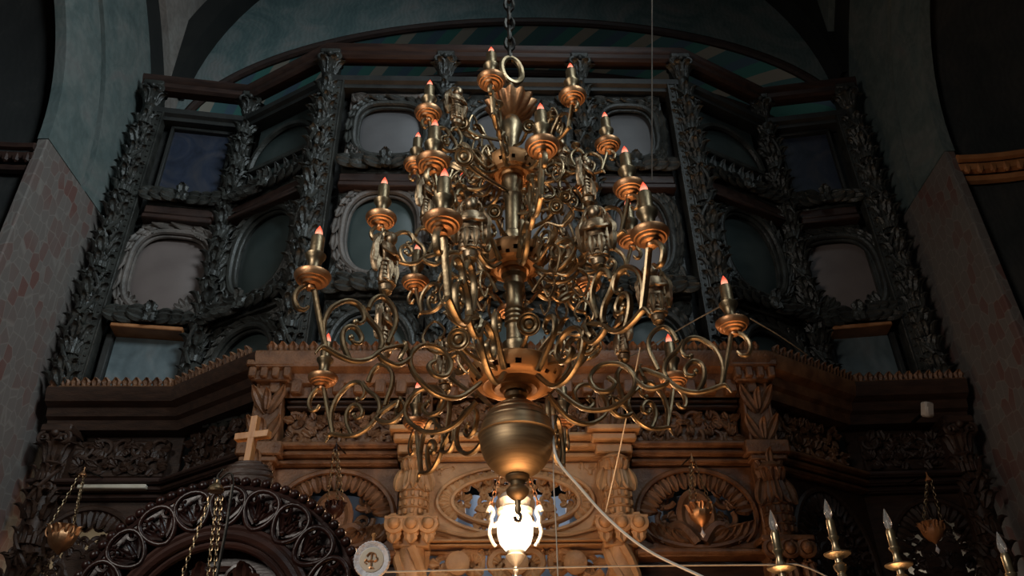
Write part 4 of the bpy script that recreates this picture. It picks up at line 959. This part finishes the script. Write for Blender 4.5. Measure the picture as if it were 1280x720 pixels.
# ================================================================== HANGING LAMPS
def chain_mesh(b, A, B_, link=.03, wire=.0028, wid=.008):
    A, B_ = Vector(A), Vector(B_); d = B_ - A; L = d.length; n = max(2, int(L / (link * .78))); q = d.to_track_quat('Z', 'X').to_matrix().to_4x4()
    for i in range(n):
        p = A + d * ((i + .5) / n); mm = T(p) @ q @ RZ(PI / 2 * (i % 2))
        b.tube([(wid * math.cos(2 * PI * k / 8), 0, link * .5 * math.sin(2 * PI * k / 8)) for k in range(8)], wire, 4, mm, closed=True)
def oil_lamp(px, py, Y, s, label, top, mat=None, group=None, drop=True):
    p = at(px, py, Y); q = at(*top, Y); t = thing('hanging_oil_lamp', label, 'oil lamp', p, group); mat = mat or M['gilt']
    b = MB(); X = T(p); b.lathe([(r * s, zz * s) for r, zz in ((.004, -.13), (.016, -.12), (.03, -.105), (.05, -.09), (.08, -.05), (.095, -.005), (.09, .03), (.075, .05), (.085, .065), (.095, .075), (.088, .08), (.07, .06), (.02, .03))], 24, X, (12, .08, lambda i: 1 if 3 <= i <= 6 else 0))
    for k in range(3):
        a = R(90 + 120 * k); b.tube([(s * (.088 * math.cos(a) + (.03 * math.cos(w)) * math.cos(a)), s * (.088 * math.sin(a) + .03 * math.cos(w) * math.sin(a)), s * (.03 + .045 * math.sin(w))) for w in [PI * (-.5 + j / 8) for j in range(9)]], .007 * s, 5, X)
    for k in range(8): b.leaf(X @ RZ(PI / 4 * k) @ T((0, -.085 * s, .0)) @ RX(R(10)), .10 * s, .06 * s, .5, .3, 3, 6)
    b.build('bowl', mat, t)
    b = MB(); cap = Vector((q.x, Y, q.z)); b.lathe([(.03 * s, -.02), (.032 * s, -.01), (.015 * s, .01), (.006 * s, .03), (.006 * s, .05)], 14, T(cap)); b.build('chain_cap', mat, t)
    for k in range(3):
        a = R(90 + 120 * k); b = MB(); chain_mesh(b, (p.x + .10 * s * math.cos(a), p.y + .10 * s * math.sin(a), p.z + .07 * s), (cap.x + .02 * s * math.cos(a), cap.y + .02 * s * math.sin(a), cap.z - .01), .036, .003, .010); b.build('chain', M['brass'], t)
    if drop:
        b = MB(); b.lathe([(.002, -.22 * s), (.022 * s, -.19 * s), (.012 * s, -.165 * s), (.003, -.15 * s), (.003, -.12 * s)], 8, X); b.build('drop', M['lace'], t)
    return t, cap
def hanger(t, cap, to): 
    b = MB(); b.tube([cap + Vector((0, 0, .03)), Vector(to)], .006, 6); b.build('hanger', M['iron'], t)
t, c = oil_lamp(875, 641, 5.55, .78, 'gilt hanging oil lamp with a pale drop, in front of the right openwork lunette', (865, 575)); hanger(t, c, (c.x, 5.92, c.z + .10))
t, c = oil_lamp(78, 671, 6.05, 1.0, 'gilt hanging oil lamp at the left, before the dark bay behind the throne', (104, 592), None, None, False); hanger(t, c, (c.x, 6.36, c.z + .08))
t, c = oil_lamp(1165, 663, 6.1, .78, 'dim amber hanging oil lamp in the dark bay beside the right wall', (1160, 598), M['ledge_orange'], None, True); hanger(t, c, (c.x, 6.45, c.z + .08))
t, c = oil_lamp(419, 636, 5.5, .6, 'small hanging oil lamp with a red glass behind the bead edge of the throne', (420, 560), M['mahogany'], None, False); hanger(t, c, (c.x, 5.9, c.z + .10))
# the lit lamp in the middle
YL = 5.25; pc = at(644, 665, YL); k = .00535
ll = thing('lit_hanging_lamp', 'bright lit hanging lamp with a white glass body under the chandelier ball', 'lamp', pc)
zz_ = lambda py: (665 - py) * k * 1.05
b = MB(); X = T(pc); b.lathe([(.012, zz_(693)), (12 * k, zz_(686)), (18 * k, zz_(678)), (21 * k, zz_(668)), (21.5 * k, zz_(658)), (19.5 * k, zz_(650)), (18 * k, zz_(646))], 28, X, (14, .05, lambda i: 1 if 1 < i < 6 else 0)); b.build('glass_body', M['lamp_glass'], ll)
b = MB(); b.lathe([(18 * k, zz_(647)), (22 * k, zz_(644)), (22.5 * k, zz_(640)), (18 * k, zz_(637)), (19 * k, zz_(632)), (20 * k, zz_(628)), (17 * k, zz_(622)), (10 * k, zz_(618)), (2 * k, zz_(616))], 28, X); b.build('crown', M['silver'], ll)
b = MB(); b.lathe([(.5 * k, zz_(720)), (3 * k, zz_(717)), (1.5 * k, zz_(713)), (3.5 * k, zz_(708)), (2 * k, zz_(704)), (8 * k, zz_(698)), (12 * k, zz_(692)), (9 * k, zz_(690)), (11 * k, zz_(687)), (2 * k, zz_(685))], 24, X); b.build('foot', M['silver'], ll)
pk = Vector((pc.x, YL, at(644, 560, YL).z))
for i, a in enumerate((R(195), R(-15), R(75))):
    hx, hy = math.cos(a), math.sin(a)
    b = MB(); b.tube(spline([pc + Vector((hx * r_ * k, hy * r_ * k, zz_(py))) for r_, py in ((20, 655), (27, 660), (30, 652), (27, 644), (31, 638), (34, 644))], 5), .014, 6); b.tube(spline([pc + Vector((hx * r_ * k, hy * r_ * k, zz_(py))) for r_, py in ((29, 655), (32, 668), (28, 678), (24, 683))], 5), .012, 6); b.build('bracket', M['silver'], ll)
    b = MB(); chain_mesh(b, pc + Vector((hx * 31 * k, hy * 31 * k, zz_(638))), pk + Vector((hx * .03, hy * .03, 0)), .045, .005, .011); b.build('chain', M['gilt'], ll)
b = MB(); b.lathe([(.04, -.01), (.045, .01), (.02, .04), (.008, .06)], 14, T(pk)); b.tube([pk + Vector((0, 0, .04)), (pk.x, 5.72, ZC - .12)], .007, 6); b.build('hanger', M['gilt'], ll)
# lamp hook and chains in front of the throne
YK = 2.85; pK = at(270, 612, YK); hl = thing('hooked_lamp_chain', 'bell-shaped lamp cap on a bent wire hook with chains, hanging before the throne crest', 'lamp chain', pK)
b = MB(); b.lathe([(.028, -.008), (.030, .0), (.024, .010), (.016, .018), (.007, .026), (.006, .036)], 18, T(pK)); b.build('bell_cap', M['brass'], hl)
b = MB(); b.tube(spline([at(*q, YK) for q in ((270, 604), (268, 598), (274, 600), (275, 607), (272, 596), (278, 588), (279, 586))], 4), .0035, 6); b.tube(spline([at(*q, YK) for q in ((275, 600), (284, 592), (290, 593), (292, 604), (290, 612))], 5), .0035, 6); b.tube([at(291, 606, YK), at(283, 660, YK), at(268, 735, YK)], .006, 6); b.build('hook', M['iron'], hl)
b = MB(); b.tube([at(290, 595, YK), at(291, 600, YT + .02)], .004, 6); b.build('hook_stay', M['iron'], hl)
for q0, q1 in (((263, 620), (222, 735)), ((277, 620), (266, 735)), ((271, 620), (258, 735))):
    b = MB(); chain_mesh(b, at(*q0, YK), at(*q1, YK), .022, .0022, .0055); b.build('chain', M['brass'], hl)

# ================================================================== CANDLE STANDS, LOWER RIGHT
def prof_candle():
    a = [(.006, -.075), (.016, -.07), (.012, -.058), (.020, -.046), (.022, -.034), (.012, -.024), (.012, -.012), (.030, -.006), (.043, .002), (.044, .006), (.034, .006), (.018, .008), (.017, .012), (.013, .020), (.010, .035), (.012, .048), (.018, .056), (.018, .060), (.010, .061)]
    return a
cs = MB(); cs.lathe(prof_candle(), 24)
ct = MB(); ct.lathe([(.012, .058), (.0135, .060), (.0135, .112), (.012, .116), (.009, .122), (.004, .122)], 18)
cbm = MB(); cbm.lathe([(.006, .118), (.010, .124), (.0125, .136), (.0125, .148), (.009, .164), (.004, .180), (.0006, .190)], 16)
cf = MB(); cf.lathe([(.0016, .118), (.0022, .14), (.0012, .15), (.0005, .152)], 6)
pr = [(cs.build('candle_cup', M['pale_gilt'], None, local=True)), ct.build('candle_tube', M['pale_gilt'], None, local=True), cbm.build('bulb', M['glass'], None, local=True), cf.build('bulb_stem', M['silver'], None, local=True)]
for o in pr: C.objects.unlink(o)
def candle(parent, p):
    for o in pr:
        c = o.copy(); C.objects.link(c); c.parent = parent; c.location = Vector(p) - Vector(parent.location)
Yc = 2.75; pA, pB, pC = at(977, 712, 2.62), at(1047, 694, Yc), at(1124, 708, 2.72)
cd = thing('candelabrum', 'gilt standing candelabrum with three unlit clear flame bulbs at the lower right', 'candelabrum', (pB.x, pB.y, 0))
b = MB(); b.lathe([(.20, 0), (.20, .03), (.15, .05), (.05, .09), (.03, .2), (.022, .5), (.035, .6), (.022, .7), (.02, pB.z - .45), (.04, pB.z - .38), (.02, pB.z - .30), (.03, pB.z - .16), (.016, pB.z - .12), (.034, pB.z - .10), (.036, pB.z - .092), (.014, pB.z - .085), (.01, pB.z - .07)], 28, T((pB.x, pB.y, 0))); b.build('stem', M['pale_gilt'], cd)
for p in (pA, pC):
    b = MB(); d = Vector((p.x - pB.x, p.y - pB.y, 0)); b.tube(spline([(pB.x, pB.y, pB.z - .34), (pB.x + d.x * .4, pB.y + d.y * .4, pB.z - .37), (pB.x + d.x * .85, pB.y + d.y * .85, p.z - .22), (p.x, p.y, p.z - .07)], 6), .010, 8); b.build('arm', M['pale_gilt'], cd)
for p in (pA, pB, pC): candle(cd, p)
pE = at(1272, 742, 2.62); cn = thing('candlestick', 'gilt standing candlestick with one clear bulb, just entering the frame at the lower right edge', 'candlestick', (pE.x, pE.y, 0))
b = MB(); b.lathe([(.14, 0), (.14, .03), (.05, .06), (.02, .2), (.02, .9), (.032, 1.0), (.016, 1.1), (.014, pE.z - .1), (.01, pE.z - .07)], 24, T((pE.x, pE.y, 0))); b.build('stem', M['pale_gilt'], cn); candle(cn, pE)

# ================================================================== CABLES, CORDS, SENSOR
def wire(name, pts, r, mat, label, cat, k=8):
    b = MB(); b.tube(spline(pts, k), r, 6); return tag(b.build(name, mat), label, cat)
wire('power_cable', [at(691, 520, 3.55), at(692, 556, 3.45), at(700, 580, 3.4), at(722, 606, 3.38), at(760, 648, 3.35), at(810, 688, 3.3), at(880, 722, 3.25), at(960, 760, 3.2)], .0065, M['cable_white'], 'thick white cable sagging from the chandelier foot down to the right', 'cable')
wire('thin_cord', [at(691, 545, 3.5), at(692, 600, 3.5), at(695, 660, 3.5), at(698, 735, 3.5)], .0028, M['cord_pale'], 'thin pale cord hanging straight down just right of the lit lamp', 'cord')
wire('thin_cord', [at(800, 434, 3.6), at(793, 470, 3.7), at(775, 560, 4.2), at(757, 640, 5.5)], .0032, M['cord_pale'], 'thin pale cord slanting from a right chandelier arm to the right statue pilaster', 'cord')
wire('stretched_wire', [at(440, 716, 4.6), at(560, 713, 4.6), at(760, 708, 4.6), at(960, 706, 4.6), at(1005, 708, 4.6), at(1060, 735, 4.6)], .0045, M['cord_pale'], 'pale wire stretched level across the front of the royal doors', 'wire')
wire('hanging_wire', [at(815, -420, 3.3), at(815, -60, 4.4), at(815, 60, 4.8), at(815, 225, 5.3)], .006, M['cord_grey'], 'grey wire hanging from above in front of the upper right central icon', 'wire')
wire('tie_wire', [at(902, 382, 3.55), at(860, 405, 4.2), at(800, 440, 5.2), at(768, 452, 5.8)], .004, M['cord_grey'], 'grey tie wire running left from the rightmost lower candle of the chandelier', 'wire')
wire('tie_wire', [at(938, 398, 3.6), at(975, 420, 4.4), at(1010, 444, 5.4)], .004, M['cord_grey'], 'grey tie wire running right from the rightmost lower candle to the screen', 'wire')
pS = at(1159, 512, 6.2); sn = thing('motion_sensor', 'small beige plastic sensor box under the cornice at the right', 'sensor', pS)
b = MB(); b.m = T(pS) @ RZ(R(18)) @ RX(R(20)); b.box(-.045, .045, -.035, .035, -.062, .062, None, .014); b.box(-.03, .03, -.040, -.03, -.045, .02, None, .004); b.build('housing', M['sensor'], sn)
b = MB(); b.tube([(pS.x, pS.y, pS.z), (pS.x + .01, 6.50, pS.z + .02)], .015, 8); b.build('mount', M['iron'], sn)

# ================================================================== LIGHT
def area(name, loc, to, size, power, col, sy=None):
    l = bpy.data.lights.new(name, 'AREA'); l.energy = power; l.size = size; l.color = col
    if sy: l.shape = 'RECTANGLE'; l.size_y = sy
    o = bpy.data.objects.new(name, l); C.objects.link(o); o.location = loc
    o.rotation_euler = (Vector(to) - Vector(loc)).to_track_quat('-Z', 'Y').to_euler(); return o
l = area('daylight_right_window', (3.4, -.8, 8.2), (-3.8, 5.6, 6.0), 2.0, 78, (.80, .94, 1.0)); l.data.spread = R(78)
l = area('daylight_dome', (1.8, .4, 12.8), (-2.4, 5.6, 6.0), 2.5, 24, (.80, .94, 1.0)); l.data.spread = R(80)
l = area('nave_window', (-3.3, -.9, 4.6), (-.1, 3.4, 2.9), 1.5, 46, (1, .93, .84)); l.data.spread = R(110)
l = area('warm_upfill', (.1, 4.1, .25), (.05, 3.7, 4.0), 3.2, 38, (1, .54, .25)); l.data.spread = R(56)  # added warm fill from below for the brass undersides, no candles there
def point(name, loc, p, col, r=.08):
    l = bpy.data.lights.new(name, 'POINT'); l.energy = p; l.color = col; l.shadow_soft_size = r
    o = bpy.data.objects.new(name, l); C.objects.link(o); o.location = loc; return o
point('altar_candles', (.1, 4.7, 1.3), 8, (1, .58, .28), .45)
point('lamp_light', (pc.x, YL - .22, pc.z + .02), 23, (1, .64, .38), .10)
point('sanctuary_light', (0, 6.42, 3.7), 9, (.85, .92, 1.0), .2)
point('sanctuary_light_left', (-3.4, 6.70, 2.9), 9, (1, .85, .62), .1)
point('sanctuary_light_right', (3.4, 6.80, 2.9), 2.5, (1, .92, .82), .1)
w = bpy.data.worlds.new('church_air'); bpy.context.scene.world = w; w.use_nodes = True
w.node_tree.nodes['Background'].inputs[0].default_value = (.55, .72, .80, 1); w.node_tree.nodes['Background'].inputs[1].default_value = .022
vs_ = bpy.context.scene.view_settings
vs_.view_transform = 'Standard'; vs_.look = 'None'; vs_.gamma = 1; vs_.use_curve_mapping = False; vs_.exposure = 0
